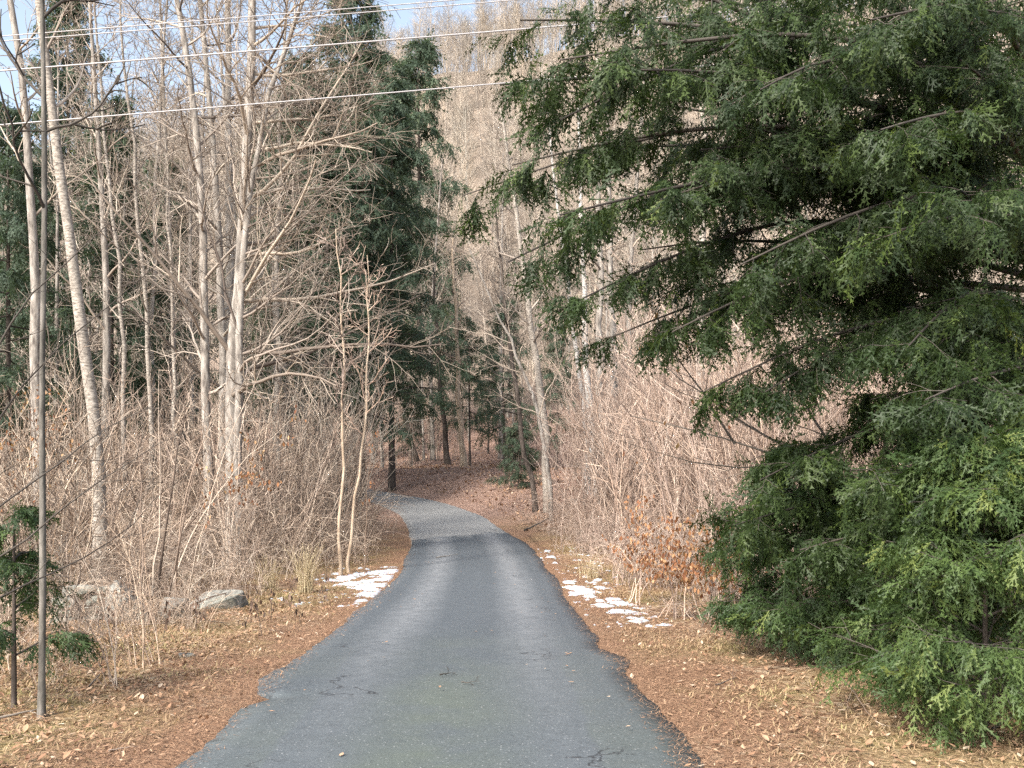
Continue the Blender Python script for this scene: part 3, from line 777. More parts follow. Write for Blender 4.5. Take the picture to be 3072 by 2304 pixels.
X, Y = R.uniform(-6.4, -3.6, 11), R.uniform(11.6, 12.5, 11)
simple_scatter('bramble_patch', 'short withered canes growing in front of the old stone wall', 'brambles', ARC3, X, Y, .3, .62, MAT['twig_tan'])
ARC4 = [m_.copy() for m_ in SHR[:3]]
for m_ in ARC4: m_.materials.clear()
X, Y = np.concatenate([R.uniform(-4.9, -3.1, 12), R.uniform(-6.6, -4.9, 8)]), np.concatenate([R.uniform(8.0, 9.6, 12), R.uniform(10.2, 11.4, 8)])
simple_scatter('thicket', 'thin low brush at the near left edge around the thin pole', 'thicket', ARC4, X, Y, .24, .42, MAT['twig_tan'], .25)
X, Y = pts_in(95, (.5, 12), (12.5, 34), lambda x, y, rd, k_: (k_ > 0) & (rd > 2.45) & (rd < 6))
simple_scatter('bramble_patch', 'low tan canes edging the right thicket behind the verge', 'brambles', ARC2, X, Y, .6, 1.1, MAT['twig_pink'])
X, Y = pts_in(50, (2, 12), (11, 26), lambda x, y, rd, k_: (k_ > 0) & (rd > 3.4))
simple_scatter('thicket', 'fine bare brush among the right hand saplings', 'thicket', SHR2, X, Y, .5, .8, MAT['twig_pink'])

SAP2 = [m_.copy() for m_ in SAP]; SAP3 = [m_.copy() for m_ in SAP]
for m_ in SAP2 + SAP3: m_.materials.clear()
X, Y = pts_in(55, (-26, -4), (24, 52), lambda x, y, rd, k_: (k_ < 0) & (rd > 4))
simple_scatter('sapling_thicket', 'tall thin grey saplings filling the left wood', 'thicket', SAP2, X, Y, .9, 1.5, MAT['twig_grey'], .06)
X, Y = pts_in(85, (-16, 12), (55, 84), lambda x, y, rd, k_: ((k_ > 0) | (y > 62)) & (rd > 5))
simple_scatter('sapling_thicket', 'pale thin saplings on the leafy slope beyond the bend', 'thicket', SAP3, X, Y, .8, 1.5, MAT['twig_grey'], .06)
# the far hillside wood, one mass
def hill_tree(H, n1, n2, l1, S=3):
    p = resample([(0, 0, -.4), (R.normal(0, .3), R.normal(0, .3), H * .5), (R.normal(0, .8), R.normal(0, .5), H)], 8)
    P, Rd = trunk_tube(p, H * .0085, .03)
    a = Acc(); add_tubes(a, P, Rd, 5, np.full(8 * 5, R.uniform(.35, .7)))
    b1, r1 = grow(P, Rd, n1, .28, .97, .7, lambda t: l1 * (1.25 - .8 * t), 5, .45, .12, .14, rmin=.02)
    add_tubes(a, b1, r1, 3)
    b2, r2 = grow(b1, r1, n2, .15, .97, .65, lambda t: l1 * .5 * (1.2 - .6 * t), 4, .6, .08, .16, rmin=.017, taper=.6)
    add_tubes(a, b2, r2, 3)
    return a.mesh('hill_tree')
HT = [hill_tree(15, 24, 11, 3.4), hill_tree(13, 22, 11, 3.0), hill_tree(17, 26, 11, 3.8), hill_tree(11, 20, 10, 3.0)]
for h in HT: h.materials.append(MAT['hill_twig'])
hc = CA[2].copy()
n = 1900
yy = np.sqrt(R.uniform(68 ** 2, 265 ** 2, n)); xx = R.uniform(-.62, .62, n) * yy
zz = gz(xx, yy) - .1
idx = R.integers(0, 4, n); s = R.uniform(.7, 1.15, n)
scatter('hillside_wood', 'sunlit leafless wood covering the far hillside', 'wood', HT, np.stack([xx, yy, zz], -1), np.stack([R.normal(0, .04, n), R.normal(0, .04, n), R.uniform(0, 6.28, n)], -1), np.stack([s, s, s], -1), idx)

# ---------------------------------------------------------------- leaf litter and grass on the verges
def leaf_batch(acc, pos, yaw, tilt, L, W, curl, tint):
    """folded leaf of 4 triangles"""
    n = len(pos)
    loc = np.zeros((n, 6, 3))
    loc[:, 0] = np.stack([-L, 0 * L, 0 * L], -1); loc[:, 1] = np.stack([-.25 * L, W, curl * W], -1); loc[:, 2] = np.stack([.45 * L, W * .8, curl * W], -1)
    loc[:, 3] = np.stack([L, 0 * L, curl * L * .5], -1); loc[:, 4] = np.stack([.45 * L, -W * .8, curl * W], -1); loc[:, 5] = np.stack([-.25 * L, -W, curl * W], -1)
    cy, sy = np.cos(yaw), np.sin(yaw)
    ct, st = np.cos(tilt), np.sin(tilt)
    x, y, z = loc[..., 0], loc[..., 1], loc[..., 2]
    x2 = x * ct[:, None] - z * st[:, None]; z2 = x * st[:, None] + z * ct[:, None]
    o = np.stack([x2 * cy[:, None] - y * sy[:, None], x2 * sy[:, None] + y * cy[:, None], z2], -1) + pos[:, None]
    F = np.array([[0, 1, 2, 3], [0, 3, 4, 5]])
    acc.add(o.reshape(-1, 3), (F[None] + (np.arange(n) * 6)[:, None, None]).reshape(-1, 4), None, np.repeat(tint, 6))

def litter(name, label, n, xr, yr, cond, lmin, lmax, mat, lift=.012, tl=.35):
    X, Y = pts_in(n, xr, yr, cond)
    n = len(X); Z = gz(X, Y) + lift + R.random(n) * .03
    a = Acc(); L = lmin + (lmax * 1.25 - lmin) * R.random(n) ** 2.2
    leaf_batch(a, np.stack([X, Y, Z], -1), R.uniform(0, 6.28, n), R.normal(0, tl, n), L, L * R.uniform(.3, .6, n), R.uniform(-.6, .8, n), np.clip(R.beta(2.2, 2.2, n), 0, 1))
    return tag(obj(name, a.mesh(name, False), MAT[mat]), label, 'leaves', None, 'stuff')
litter('leaf_litter', 'brown fallen leaves strewn over the left verge', 24000, (-11, -1.5), (5, 22), lambda x, y, rd, k_: (k_ < 0) & (rd > 1.44) & (R.random(len(x)) < np.exp(-(y - 5) / 11)) & (R.random(len(x)) < sstep(1.4, 3.0, rd) * .85 + .15), .010, .030, 'litter_leaf')
litter('leaf_litter', 'brown fallen leaves strewn over the right verge', 16000, (1, 10), (5, 22), lambda x, y, rd, k_: (k_ > 0) & (rd > 1.44) & (R.random(len(x)) < np.exp(-(y - 5) / 11)) & (R.random(len(x)) < sstep(1.4, 2.4, rd) * .8 + .2), .010, .028, 'litter_leaf')
litter('leaf_litter', 'reddish fallen leaves carpeting the bank behind the road bend', 18000, (-14, 12), (30, 74), lambda x, y, rd, k_: (k_ > 0) & (rd > 1.9) & ((x < 6) | (y > 50)), .035, .085, 'litter_leaf', .02, .5)

litter('stray_leaves', 'a few stray brown leaves and bits lying on the asphalt', 110, (-2.2, 1.2), (5.3, 30), lambda x, y, rd, k_: (rd < 1.4) & (R.random(len(x)) < .1 + .9 * sstep(.3, 1.4, rd)), .012, .024, 'litter_leaf', .074, .1)

def grass(name, label, n, xr, yr, cond, hmin, hmax, mat='dry_grass', lean=.6):
    X, Y = pts_in(n, xr, yr, cond); n = len(X); Z = gz(X, Y) - .01
    a = Acc(); h = R.uniform(hmin, hmax, n); az = R.uniform(0, 6.28, n); ln = np.abs(R.normal(lean, .35, n)) * h
    w = .0035 + .0012 * R.random(n) + Y * .00012
    p = np.stack([X, Y, Z], -1); d = np.stack([np.cos(az), np.sin(az), 0 * az], -1); sd = np.stack([-np.sin(az), np.cos(az), 0 * az], -1)
    mid = p + d * (ln * .35)[:, None] + np.array([0, 0, 1.0]) * (h * .6)[:, None]
    tip = p + d * ln[:, None] + np.array([0, 0, 1.0]) * (h * .9)[:, None]
    V = np.stack([p - sd * w[:, None], p + sd * w[:, None], mid - sd * (w * .8)[:, None], mid + sd * (w * .8)[:, None], tip], 1)
    i = (np.arange(n) * 5)[:, None]
    a.add(V.reshape(-1, 3), i + np.array([[0, 1, 3, 2]]), i + np.array([[2, 3, 4]]), np.repeat(np.clip(.5 + 1.3 * fbm(X * .8, Y * .8, 4) + R.normal(0, .15, n), 0, 1), 5))
    return tag(obj(name, a.mesh(name, False), MAT[mat]), label, 'grass', None, 'stuff')
dens = lambda x, y, sd: R.random(len(x)) < np.clip(.3 + 3.6 * fbm(x * .55, y * .55, sd), .02, 1) * sstep(1.5, 2.4, np.abs(road_dist(x, y))) * np.exp(-(y - 6) / 14)
grass('verge_grass', 'short dry straw coloured grass on the left verge', 21000, (-10, -1.5), (5.2, 26), lambda x, y, rd, k_: (k_ < 0) & (rd > 1.6) & (rd < 6) & dens(x, y, 41), .02, .06, lean=1.5)
grass('verge_grass', 'short dry yellowish grass on the right verge', 21000, (1, 9), (5.2, 28), lambda x, y, rd, k_: (k_ > 0) & (rd > 1.6) & (rd < 5) & dens(x, y, 61), .02, .06, lean=1.5)

# rusty conifer needles drifted over the asphalt edges
def needle_drift(label, side, n):
    X, Y = pts_in(n, (-5, 3.5), (5, 24), lambda x, y, rd, k_: (k_ * side > 0) & (rd > 1.25) & (rd < 2.6) & (R.random(len(x)) < np.exp(-(y - 5) / 8)) & (R.random(len(x)) < sstep(1.28, 1.62, rd)))
    n = len(X); rd = road_dist(X, Y); Z = np.maximum(gz(X, Y), np.where(rd < 1.62, zb(Y) + .004, -9)) + R.random(n) * .02
    az = R.uniform(0, 6.28, n); L = R.uniform(.025, .06, n); w = .0016 + Y * .00012
    p = np.stack([X, Y, Z], -1); d = np.stack([np.cos(az), np.sin(az), R.normal(0, .2, n)], -1) * L[:, None]; sd = np.stack([-np.sin(az), np.cos(az), 0 * az], -1) * w[:, None]
    a = Acc(); a.add(np.stack([p - sd, p + sd, p + d], 1).reshape(-1, 3), None, np.arange(3 * n).reshape(-1, 3), np.repeat(R.random(n), 3))
    tag(obj('needle_drift', a.mesh('needle_drift', False), MAT['rust_needles']), label, 'needles', None, 'stuff')
MAT['rust_needles'] = tinted('rust_needles', [(0.12, 0.064, 0.04), (0.26, 0.15, 0.09), (0.38, 0.245, 0.155)], 0.8)
needle_drift('rusty fallen conifer needles along the left asphalt edge', -1, 30000)
needle_drift('rusty fallen conifer needles along the right asphalt edge', 1, 30000)

# ---------------------------------------------------------------- big hemlocks at the right, bough by bough
def hem_tree(label, base, H, r0, boughs, mat='needles', name='hemlock_tree', spray=SPRAY, ssc=1.22, n2=14, blen=.9, nsp=12, tint0=0.0, bark_='dark_bark', tilt=(0, 0), r_b=.03, rand=0, droop=-.1, tspread=.5):
    base = np.array([base[0], base[1], G(base[0], base[1])])
    t = thing(name, label, 'hemlock', base)
    tp = resample([(0, 0, -.3), (tilt[0] * .4, tilt[1] * .4, H * .5), (tilt[0], tilt[1], H)], 12)
    P, Rd = trunk_tube(tp, r0, r0 * .25)
    a = Acc(); add_tubes(a, P, Rd, 12); obj('trunk', a.mesh('trunk'), MAT[bark_], t)
    def tk(z):
        f = np.clip(z / H, 0, 1) * 11; i = int(min(f, 10)); return tp[i] * (1 - (f - i)) + tp[i + 1] * (f - i)
    for (z0, tip, arch, rb, bl) in boughs:
        fol, wood = Acc(), Acc()
        s = tk(z0); e = np.asarray(tip) - base
        L = np.linalg.norm(e - s)
        mid = s + (e - s) * .5 + np.array([0, 0, arch * L]) + R.normal(0, .05 * L, 3)
        q1 = s * .49 + mid * .42 + e * .09 + np.array([0, 0, arch * .1 * L])
        path = resample([s, q1, mid, mid * .45 + e * .55 + np.array([0, 0, arch * .18 * L]), e], 12)
        bough(path, rb, fol, wood, n2, bl, nsp, spray, ssc, droop, tint0, .18, 6, tspread)
        w = obj('bough', wood.mesh('bough'), MAT['twig_dark'], t)
        obj('foliage', fol.mesh('foliage', False), MAT[mat], w)
    return t
B = []
def tgt(z0, px, py, d, arch=.10, rb=.032, bl=.9): B.append((z0, at(px, py, d), arch, rb, bl))
# z0 is the height on the trunk; the tips are where the boughs hang over the road
tgt(5.6, 610, -40, 8.2, .05, .045, 1.1); tgt(5.2, 520, 20, 8.6, .08, .045, 1.0)
tgt(4.9, 500, 85, 9.0, .10, .04, .9); tgt(4.5, 512, 165, 8.6, .12, .04, .8)
tgt(4.2, 462, 196, 9.2, .10, .03, .6); tgt(4.0, 508, 262, 8.8, .12, .04, .8)
tgt(3.8, 556, 312, 8.4, .14, .036, .8); tgt(3.5, 610, 338, 9.2, .14, .036, .8)
tgt(3.4, 672, 332, 8.0, .14, .036, .8); tgt(3.1, 703, 392, 8.2, .15, .032, .7)
tgt(5.0, 640, 70, 7.6, .10, .04, 1.0); tgt(4.6, 600, 150, 9.8, .10, .04, 1.0)
tgt(4.3, 660, 200, 7.8, .12, .036, .9); tgt(4.0, 640, 250, 9.6, .12, .036, .9)
tgt(5.4, 720, -10, 9.8, .08, .04, 1.0); tgt(5.0, 760, 90, 7.2, .10, .036, .9)
tgt(4.4, 770, 170, 9.9, .1, .036, .9); tgt(3.9, 740, 265, 7.4, .12, .036, .7)
tgt(5.5, 870, 20, 7.0, .08, .036, .9)
tgt(4.6, 880, 130, 6.8, .08, .034, .8); tgt(3.8, 900, 230, 6.6, .08, .034, .8)
tgt(2.6, 925, 400, 6.6, .08, .03, .8); tgt(2.2, 760, 480, 8.2, .1, .03, .7)
tgt(2.0, 850, 470, 7.0, .08, .028, .8); tgt(1.8, 735, 525, 8.6, .1, .028, .7)
tgt(1.6, 930, 500, 6.4, .06, .026, .8); tgt(1.5, 800, 550, 8.0, .08, .026, .7)
tgt(3.2, 905, 350, 7.0, .1, .03, .8); tgt(2.9, 765, 392, 8.0, .12, .028, .5); tgt(2.7, 870, 400, 8.4, .1, .03, .6)
tgt(5.3, 560, 60, 7.8, .08, .04, 1.0); tgt(4.8, 560, 120, 8.0, .1, .04, .9); tgt(4.3, 560, 215, 7.8, .12, .04, .9)
tgt(5.9, 760, -60, 8.4, .05, .04, 1.1); tgt(6.0, 900, -60, 7.6, .05, .04, 1.1); tgt(4.1, 700, 150, 8.4, .1, .036, 1.0)
tgt(3.7, 690, 290, 9.0, .12, .036, .9); tgt(3.0, 860, 300, 9.2, .1, .03, .9); tgt(2.8, 960, 330, 7.4, .06, .03, .9)
tgt(4.9, 960, 60, 7.6, .06, .036, .9); tgt(4.2, 960, 190, 7.2, .06, .036, .9); tgt(2.4, 890, 440, 8.6, .08, .03, .9); tgt(1.9, 970, 470, 7.2, .05, .028, .8)
hem_tree('huge dark green hemlock whose drooping boughs overhang the right of the road', (5.2, 9.6), 12, .22, B)
B = []
for i in range(22):
    a = 2.4 * i; z = 1.2 + 7.5 * i / 22; L = 3.0 * (1.1 - i / 30)
    B.append((z, np.array([8.2 + math.cos(a) * L, 14.5 + math.sin(a) * L, z - .5 + .2]), .1, .03, .9))
for (z0, px, py, d) in ((6.2, 590, -10, 11.5), (5.6, 560, 90, 12), (5.2, 640, 130, 11.4), (4.8, 600, 210, 12), (4.6, 700, 60, 11.6), (5.8, 760, 20, 11.8), (4.4, 720, 190, 12), (4.0, 680, 250, 11.5), (5.0, 820, 110, 11), (4.2, 820, 230, 11.4), (6.5, 680, -40, 12), (6.4, 860, -20, 11.2), (2.2, 800, 500, 11.6), (3.0, 940, 380, 10.8), (2.0, 900, 520, 11), (4.6, 940, 140, 10.8), (5.6, 950, 40, 10.8)):
    B.append((z0, at(px, py, d), .08, .035, 1.1))
hem_tree('second hemlock behind the huge one at the right edge', (8.2, 14.5), 12, .16, B, spray=SPRAY_MID, ssc=1.1, n2=9, nsp=5)
def young(label, px, d, H, Rr, nb, n2=8, nsp=6, bl=.5, mat='young_needles', t0=.1, lean=(0, 0), ssc=1.05, z0=.1):
    b = on_ground(px, d); BB = []
    for i in range(nb):
        f = z0 + (1 - z0) * (i + R.random()) / nb; a = i * 2.4 + R.normal(0, .3); z = f * H
        L = Rr * (1.08 - f) ** .7 * R.uniform(.7, 1.15)
        BB.append((z, b + np.array([math.cos(a) * L + lean[0] * f, math.sin(a) * L + lean[1] * f, z + L * R.uniform(-.12, .25)]), .06, .010, bl * (L / Rr) + .1))
    return hem_tree(label, (b[0], b[1]), H, .025, BB, mat, 'young_hemlock', SPRAY, ssc, n2, bl, nsp, t0, tilt=lean, droop=-.03)
young('bushy young hemlock on the right verge below the overhanging boughs', 800, 9.4, 2.0, 1.05, 26)
young('feathery light green hemlock sapling filling the bottom right corner', 985, 6.6, 1.95, 1.0, 27, t0=.25)
young('hemlock sapling between the bushy one and the corner sapling', 905, 8.6, 1.7, .9, 22)
young('small hemlock sapling around the foot of the thin pole at left', 14, 7.3, 1.45, .62, 9, 6, 5, .35, 'young_needles', .0, ssc=.95, z0=.32)

# ---------------------------------------------------------------- near left: pole tree and dark branches
b = on_ground(41, 7.0)
t = thing('pole_tree', 'thin straight grey pole-like trunk at the left edge, close to the camera', 'tree', b)
p = resample([(0, 0, -.2), (.02, 0, 1.2), (-.012, 0.02, 2.4), (.012, .05, 3.6), (-.02, .05, 5.2), (-.05, .05, 8)], 16)
P, Rd = p[None], np.linspace(.025, .011, 16)[None] * (1 + R.normal(0, .05, (1, 16))); Rd[0, 0] = .036
a = Acc(); add_tubes(a, P, Rd, 10); obj('trunk', a.mesh('trunk'), MAT['pole_bark'], t)
obj('crown', crown_of(P, Rd, 12, 4, 2, 1.1, .45, .98, 1.0, .06).mesh('crown'), MAT['twig_dark'], t)
def stick_thing(name, label, cat, paths, r0, mat, leaves=None, base=None, nb=3, bl=.3, lmat='russet_leaf', group=None, S=5):
    base = np.asarray(paths[0][0] if base is None else base)
    t = thing(name, label, cat, base, group)
    for pth, rr in zip(paths, r0):
        q = resample(np.asarray(pth) - base, 10); q[1:-1] += R.normal(0, .002 + .005 * np.linalg.norm((q[-1] - q[0]) * np.array([1, .3, 1])), (8, 3)) * np.array([1, 1, .6])
        P, Rd = q[None], (rr * np.linspace(1, .14, 10))[None]
        a = Acc(); add_tubes(a, P, Rd, S)
        if nb:
            b_, br = grow(P, Rd, nb, .3, .97, .7, lambda t_: bl * (1.2 - .6 * t_), 6, .55, .05, .12, rmin=.0025)
            add_tubes(a, b_, br, 3)
            b2, br2 = grow(b_, br, 3, .3, .97, .6, lambda t_: bl * .4, 4, .6, .05, .12, rmin=.002)
            add_tubes(a, b2, br2, 3)
        br_o = obj('branch', a.mesh('branch'), MAT[mat], t)
        if leaves and nb:
            ends = np.concatenate([b_[:, -1], b2[:, -1], b_[:, 3], b2[:, 2], b_[:, 4], b2[:, 1]])
            sel = R.random(len(ends)) < leaves
            pos = ends[sel] + R.normal(0, .02, (sel.sum(), 3)); n = len(pos)
            if n:
                la = Acc(); L = R.uniform(.022, .042, n)
                leaf_batch(la, pos, R.uniform(0, 6.28, n), R.uniform(-1.6, -.5, n), L, L * .5, R.uniform(-.6, .6, n), R.random(n))
                obj('leaves', la.mesh('leaves', False), MAT[lmat], br_o)
    return t
stick_thing('dark_shrub', 'dark bare branches reaching in from the left edge across the thin pole', 'shrub',
    [[on_ground(-70, 6.0), at(-30, 480, 6.0), at(0, 389, 6.1), at(60, 345, 6.2), at(122, 300, 6.4), at(160, 262, 6.5)],
     [at(-60, 560, 6.0), at(0, 503, 6.1), at(60, 462, 6.2), at(117, 420, 6.3), at(165, 400, 6.4)],
     [at(-50, 470, 5.9), at(0, 315, 6.0), at(40, 285, 6.1), at(80, 256, 6.2), at(140, 190, 6.4)],
     [at(-60, 600, 6.0), at(0, 560, 6.1), at(54, 512, 6.2), at(154, 446, 6.4), at(190, 430, 6.5)],
     [at(-60, 640, 6.0), at(0, 590, 6.1), at(90, 560, 6.2), at(160, 500, 6.4), at(175, 480, 6.4)]],
    [.014, .009, .010, .008, .008], 'twig_dark', nb=5, bl=.5)
stick_thing('bare_shrub', 'clump of tall tan stems growing beside the stone wall', 'shrub',
    [[on_ground(140 + i * 9, 13.2 + .2 * i), at(146 + i * 9 + j1, 540, 13.2), at(150 + i * 10 + j2, 460, 13.1), at(155 + i * 12 + j3, 380 - 10 * (i % 3), 13)] for i, j1, j2, j3 in [(0, -2, -10, -25), (1, 4, 0, -8), (2, 0, 8, 12), (3, 6, 16, 22), (4, -6, 4, 30), (5, 8, 20, 50)]],
    [.018, .02, .022, .018, .016, .014], 'twig_tan', nb=7, bl=.7)
stick_thing('beech_sapling', 'beech sapling with orange leaves leaning right in the left brush', 'sapling',
    [[on_ground(165, 14.5), at(185, 540, 14.5), at(215, 495, 14.4), at(250, 455, 14.3), at(290, 420, 14.2)], [at(185, 530, 14.5), at(210, 500, 14.5), at(235, 490, 14.4), at(262, 470, 14.4)]], [.016, .012], 'twig_tan', .75, nb=9, bl=.5)
stick_thing('beech_sapling', 'small beech sapling with russet leaves at the far left of the brush', 'sapling',
    [[on_ground(18, 15), at(20, 500, 15), at(24, 440, 15), at(30, 400, 15)], [at(19, 520, 15), at(34, 470, 15), at(48, 430, 15)]], [.016, .013], 'twig_tan', .8, nb=10, bl=.7)
stick_thing('beech_sapling', 'slim sapling with two orange leaf tufts right by the road bend', 'sapling',
    [[on_ground(364, 20), at(366, 520, 20), at(368, 470, 20), at(372, 430, 20)]], [.012], 'twig_tan', .5, nb=5, bl=.3)
# right: oak sapling with bare limbs towards the road, and leaf-holding shrubs
stick_thing('oak_sapling', 'bare oak sapling with long limbs reaching left and a few brown leaves', 'sapling',
    [[on_ground(880, 10.4), at(868, 500, 10.4), at(850, 470, 10.3), at(810, 462, 10.2), at(760, 452, 10), at(718, 438, 10), at(680, 424, 9.9), at(632, 416, 9.8)],
     [at(850, 470, 10.3), at(820, 462, 10.2), at(770, 440, 10.4), at(725, 412, 10.5), at(690, 385, 10.6), at(640, 345, 10.8)],
     [at(735, 444, 10), at(722, 425, 10), at(705, 395, 10), at(680, 360, 10), at(650, 330, 10)],
     [at(830, 465, 10.2), at(770, 468, 10), at(700, 465, 9.8), at(650, 452, 9.7), at(620, 440, 9.6)],
     [at(868, 500, 10.4), at(820, 430, 10.6), at(798, 400, 10.7), at(780, 350, 10.8), at(760, 310, 10.9)]],
    [.026, .019, .015, .012, .021], 'pole_twig', .10, nb=7, bl=.6)
for lab, px, d, spr in (('oak shrub thick with russet leaves just left of the bushy young hemlock', 714, 12.0, 40), ('low oak shrub with russet leaves beside the right hand snow', 680, 13.0, 28), ('small oak shrub with brown leaves in the canes above the right verge', 640, 15.0, 22)):
    bs = on_ground(px, d); y0 = HOR + (CAM_Z - bs[2]) * FPX / d
    stick_thing('oak_shrub', lab, 'shrub', [[bs + np.array([R.normal(0, .12), R.normal(0, .12), 0]), at(px + q * .3 + R.normal(0, 4), y0 - 35, d), at(px + q, y0 - h, d + R.normal(0, .3))] for q, h in [(-spr, 60), (-spr * .4, 95), (spr * .2, 105), (spr * .7, 80), (spr, 55), (0, 70)]], [.009] * 6, 'twig_pink', .6, base=bs, nb=11, bl=.32)

# ---------------------------------------------------------------- stones of the old wall
def stone_mesh(sx, sy, sz, seed, pts=18):
    r = np.random.default_rng(seed)
    v = nrm(r.normal(0, 1, (pts, 3))); v = np.sign(v) * np.abs(v) ** .45
    v = v * np.array([sx, sy, sz]) * .5 * r.uniform(.85, 1.08, (pts, 1))
    bm = bmesh.new()
    for q in v: bm.verts.new(q)
    g = bmesh.ops.convex_hull(bm, input=bm.verts)
    for u in [e for e in bm.verts if not e.link_faces]: bm.verts.remove(u)
    bmesh.ops.bevel(bm, geom=list(bm.edges), offset=min(sx, sy, sz) * .025, segments=1, affect='EDGES')
    bmesh.ops.triangulate(bm, faces=bm.faces)
    me_ = bpy.data.meshes.new('stone'); bm.to_mesh(me_); bm.free(); me_.materials.append(MAT['stone']); return me_
b = on_ground(105, 13.0)
t = thing('stone_wall', 'tumbled stretch of old wall of flat pale stones at the left edge of the brush', 'stone wall', b)
sid = 100
for row in range(4):
    x = -.75 + .06 * row
    while x < .45 - .12 * row:
        w = R.uniform(.26, .5); h = R.uniform(.11, .16)
        o = obj('stone', stone_mesh(w, R.uniform(.3, .45), h, sid), None, t, (x + w / 2, R.normal(0, .04), -.01 + row * .135)); sid += 1
        o.rotation_euler = (R.normal(0, .05), R.normal(0, .07), R.normal(0, .2)); x += w * .96
def boulder(label, px, d, s, seed, rot, dz=0.0):
    p = on_ground(px, d) + np.array([0, 0, s[2] * .24 + dz])
    o = obj('boulder', stone_mesh(*s, seed, 20), None, None, p); o.rotation_euler = rot
    return tag(o, label, 'boulder')
boulder('largest pale tilted boulder at the end of the old stone wall', 143, 12.6, (.95, .6, .66), 7, (.1, .25, .3))
boulder('darker rounded boulder among the tan stems right of the largest one', 176, 13.2, (.52, .4, .40), 9, (.2, -.1, .9))
boulder('long low grey rock half hidden in canes right of the stone wall', 213, 14.6, (.95, .5, .34), 12, (.05, -.08, .15))
boulder('small flat stone lying on the leaves of the left verge', 187, 9.6, (.17, .12, .06), 15, (0, .1, .5))

# ---------------------------------------------------------------- snow remnants
def snow(label, spots, seed):
    C = []
    for (px, py, w) in spots:
        d = 16.0
        for _ in range(8):
            x = (px - 512) * d / FPX; d = (CAM_Z - G(x, d)) / ((py - HOR) / FPX)
        C.append((x, d, w * d / FPX * .5))
    C = np.array(C); x0, x1 = C[:, 0].min() - .4, C[:, 0].max() + .4; y0, y1 = C[:, 1].min() - .8, C[:, 1].max() + .8
    nx_, ny_ = int((x1 - x0) / .03), int((y1 - y0) / .06)
    X, Y = np.meshgrid(np.linspace(x0, x1, nx_), np.linspace(y0, y1, ny_))
    m_ = np.zeros_like(X)
    for x, y, r_ in C: m_ = np.maximum(m_, np.exp(-((X - x) ** 2 + ((Y - y) / 1.9) ** 2) / (r_ * 1.15) ** 2))
    h = np.clip((m_ - .50 + fbm(X * 6, Y * 5, seed) * 1.3 + fbm(X * 19, Y * 13, seed + 3, 2) * .9) * .07, -.03, .014)
    rd = road_dist(X, Y); h = np.where(rd < 1.55, -.03, h)
    Z = gz(X, Y, rd) + .010 + h
    i_ = (np.arange(ny_ - 1)[:, None] * nx_ + np.arange(nx_ - 1)[None, :]); Q_ = np.stack([i_, i_ + 1, i_ + nx_ + 1, i_ + nx_], -1).reshape(-1, 4)
    Q_ = Q_[(h.ravel()[Q_] > -.02).any(1)]
    used = np.unique(Q_); mp = np.full(X.size, -1); mp[used] = np.arange(len(used))
    V = np.stack([X, Y, Z], -1).reshape(-1, 3)[used]
    return tag(obj('snow', make_mesh('snow', V, mp[Q_]), MAT['snow']), label, 'snow', None, 'stuff')
snow('broken patch of melting snow on the left verge at the bend', [(345, 578, 20), (360, 575, 18), (378, 573, 20), (392, 571, 14), (352, 584, 18), (370, 581, 22), (386, 579, 20), (366, 588, 20), (380, 585, 20), (374, 594, 20), (364, 594, 12), (362, 601, 10), (372, 590, 14), (330, 580, 10), (336, 574, 8), (396, 576, 8)], 3)
snow('thin broken streak of melting snow on the right verge', [(547, 551, 6), (551, 557, 7), (556, 563, 5), (571, 583, 12), (577, 588, 16), (584, 592, 20), (575, 594, 14), (592, 597, 10), (600, 588, 10), (612, 600, 14), (620, 604, 18), (606, 606, 12), (617, 611, 16), (630, 613, 14), (640, 621, 16), (584, 577, 6), (600, 601, 8), (598, 580, 6)], 8)

# ---------------------------------------------------------------- fallen sticks, tussock, dead herbs
def lay(label, p0, p1, r, mat='twig_tan', nb=2, z=.03, name='fallen_branch', bl=.2, cat='branch', on_road=False, kinks=2):
    def gp(px, py):
        d = 12.0
        for _ in range(12):
            x = (px - 512) * d / FPX
            g_ = (float(zb(d)) + .02) if on_road else G(x, d)
            d = np.clip((CAM_Z - g_) / ((py - HOR) / FPX), 4, 70)
        return np.array([(px - 512) * d / FPX, d, g_ + z])
    a_, b_ = gp(*p0), gp(*p1)
    pts = [a_ + (b_ - a_) * f + R.normal(0, .012, 3) * np.array([1, 1, .2]) for f in np.linspace(0, 1, 3 + kinks)]
    return stick_thing(name, label, cat, [pts], [r], mat, nb=nb, bl=bl)
lay('long pale fallen branch slanting across the left verge', (170, 625), (268, 588), .014, z=.16, nb=3, bl=.5)
lay('thin fallen branch lying flat in front of the stone wall', (130, 628), (188, 624), .010, nb=1)
lay('curved twig on the yellow grass of the left verge', (203, 622), (245, 628), .006, 'twig_dark', nb=1)
lay('dark fallen branch on the leaves right of the bend', (524, 532), (550, 522), .03, 'twig_dark', nb=1, z=.06)
lay('pale stick lying across the newer asphalt', (438, 558), (459, 554), .012, 'twig_grey', nb=1, on_road=True, z=.012, bl=.1)
lay('small curled dead twig on the road, left of two', (440, 676), (452, 674), .007, 'twig_dark', nb=3, on_road=True, z=.012, bl=.08, name='road_twig', cat='twig')
lay('small bent twig on the road, right of two', (463, 684), (478, 683), .005, 'twig_dark', nb=2, on_road=True, z=.01, bl=.06, name='road_twig', cat='twig')
lay('pale crooked stick on the ground right of the thin pole', (90, 690), (108, 665), .009, 'twig_grey', nb=1)
lay('long stick lying by the foot of the thin pole', (0, 722), (60, 708), .012, 'twig_grey', nb=2)
lay('pale straight stick on the left verge near the bottom edge', (108, 756), (140, 750), .006, 'twig_tan', nb=0)
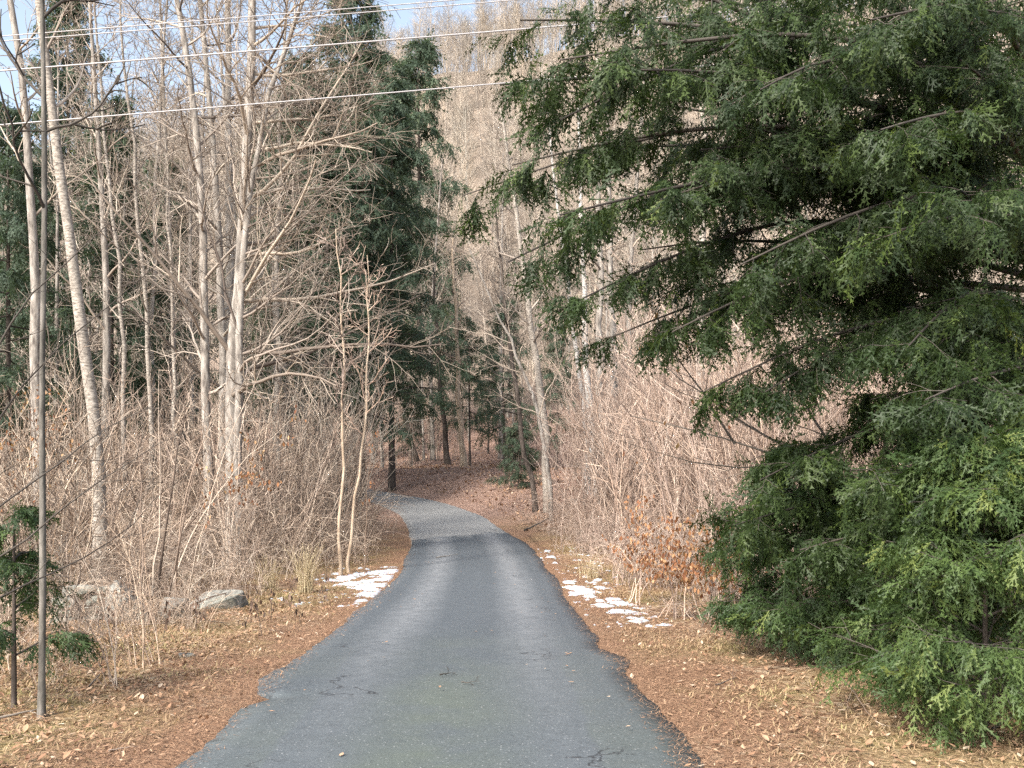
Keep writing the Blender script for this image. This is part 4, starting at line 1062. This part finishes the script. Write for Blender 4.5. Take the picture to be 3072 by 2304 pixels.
lay('thin stick lying under the bushy young hemlock', (716, 688), (740, 680), .008, 'twig_grey', nb=1)
lay('long bare stem leaning out of the corner sapling', (838, 690), (880, 745), .007, 'twig_tan', nb=2, z=.12)

def tussock(label, px, d, H, n, spread, mat='straw'):
    b = on_ground(px, d); a = Acc()
    az = R.uniform(0, 6.28, n); K = 5; t_ = np.linspace(0, 1, K)
    L = H * R.uniform(.5, 1.1, n); out = R.uniform(.1, 1, n) * spread
    x = (t_[None] ** 1.6) * (L * out)[:, None]; z = L[:, None] * (t_ - .18 * t_ ** 2 * 1)[None]
    P = np.stack([np.cos(az)[:, None] * x, np.sin(az)[:, None] * x, z], -1) + (R.normal(0, .08, (n, 1, 3)) * np.array([1, 1, 0]))
    add_tubes(a, P, np.full((n, K), .005) * np.linspace(1, .3, K), 3)
    return tag(obj('grass_tussock', a.mesh('grass_tussock'), MAT[mat], None, b), label, 'grass tussock')
tussock('pale straw grass tussock standing above the left snow patch', 306, 16.6, .95, 90, .45)
tussock('smaller straw tussock left of the tall pale one', 268, 17, .7, 60, .5)
tussock('short straw tussock at the foot of the right canes', 590, 19, .6, 50, .6)
def dead_herb(px, d, h, label):
    b = on_ground(px, d); t = thing('dead_herb', label, 'weed', b, 'withered weeds of the left verge')
    p = resample([(0, 0, -.03), (R.normal(0, .03), 0, h * .5), (R.normal(0, .08), R.normal(0, .05), h)], 6)
    a = Acc(); add_tubes(a, p[None], np.linspace(.004, .002, 6)[None], 4); obj('stem', a.mesh('stem'), MAT['twig_dark'], t)
    n = 12; pos = p[R.integers(2, 6, n)] + R.normal(0, .035, (n, 3)); L = R.uniform(.025, .05, n); la = Acc()
    leaf_batch(la, pos, R.uniform(0, 6.28, n), R.uniform(-1.9, -1.0, n), L, L * .4, R.uniform(.3, 1.2, n), R.random(n))
    obj('leaves', la.mesh('leaves', False), MAT['curled_leaf'], t)
for px, d, h in ((150, 10.5, .4), (163, 10.9, .35), (196, 11.4, .35), (203, 12, .4), (243, 11.2, .38), (262, 11.0, .42), (272, 12.5, .4), (300, 12.3, .35), (120, 11.6, .5), (110, 10.4, .45), (135, 11.9, .5), (98, 11, .5), (290, 14.2, .4), (322, 14.8, .35)):
    dead_herb(px, d, h, 'withered brown weed with curled leaves on the left verge')

# ---------------------------------------------------------------- overhead wires
def wire(label, p0, p1, d, r):
    a_, b_ = at(*p0, d), at(*p1, d); dv = (b_ - a_) / (b_[0] - a_[0])
    xs = np.linspace(-45, 45, 60)
    P = a_[None] + dv[None] * (xs - a_[0])[:, None]; P[:, 2] += .00035 * xs ** 2
    base = P[0].copy()
    a = Acc(); add_tubes(a, (P - base)[None], np.full((1, 60), r), 8)
    return tag(obj('overhead_wire', a.mesh('overhead_wire'), MAT['wire'], None, base), label, 'wire')
wire('topmost of the four overhead wires', (0, 37.5), (340, 9.5), 13, .007)
wire('second overhead wire, just under the topmost', (0, 42.5), (340, 14.5), 13, .007)
wire('thick third overhead wire from the top', (0, 72), (341, 44), 12.5, .0105)
wire('lowest of the four overhead wires', (0, 126), (341, 97), 12, .0085)
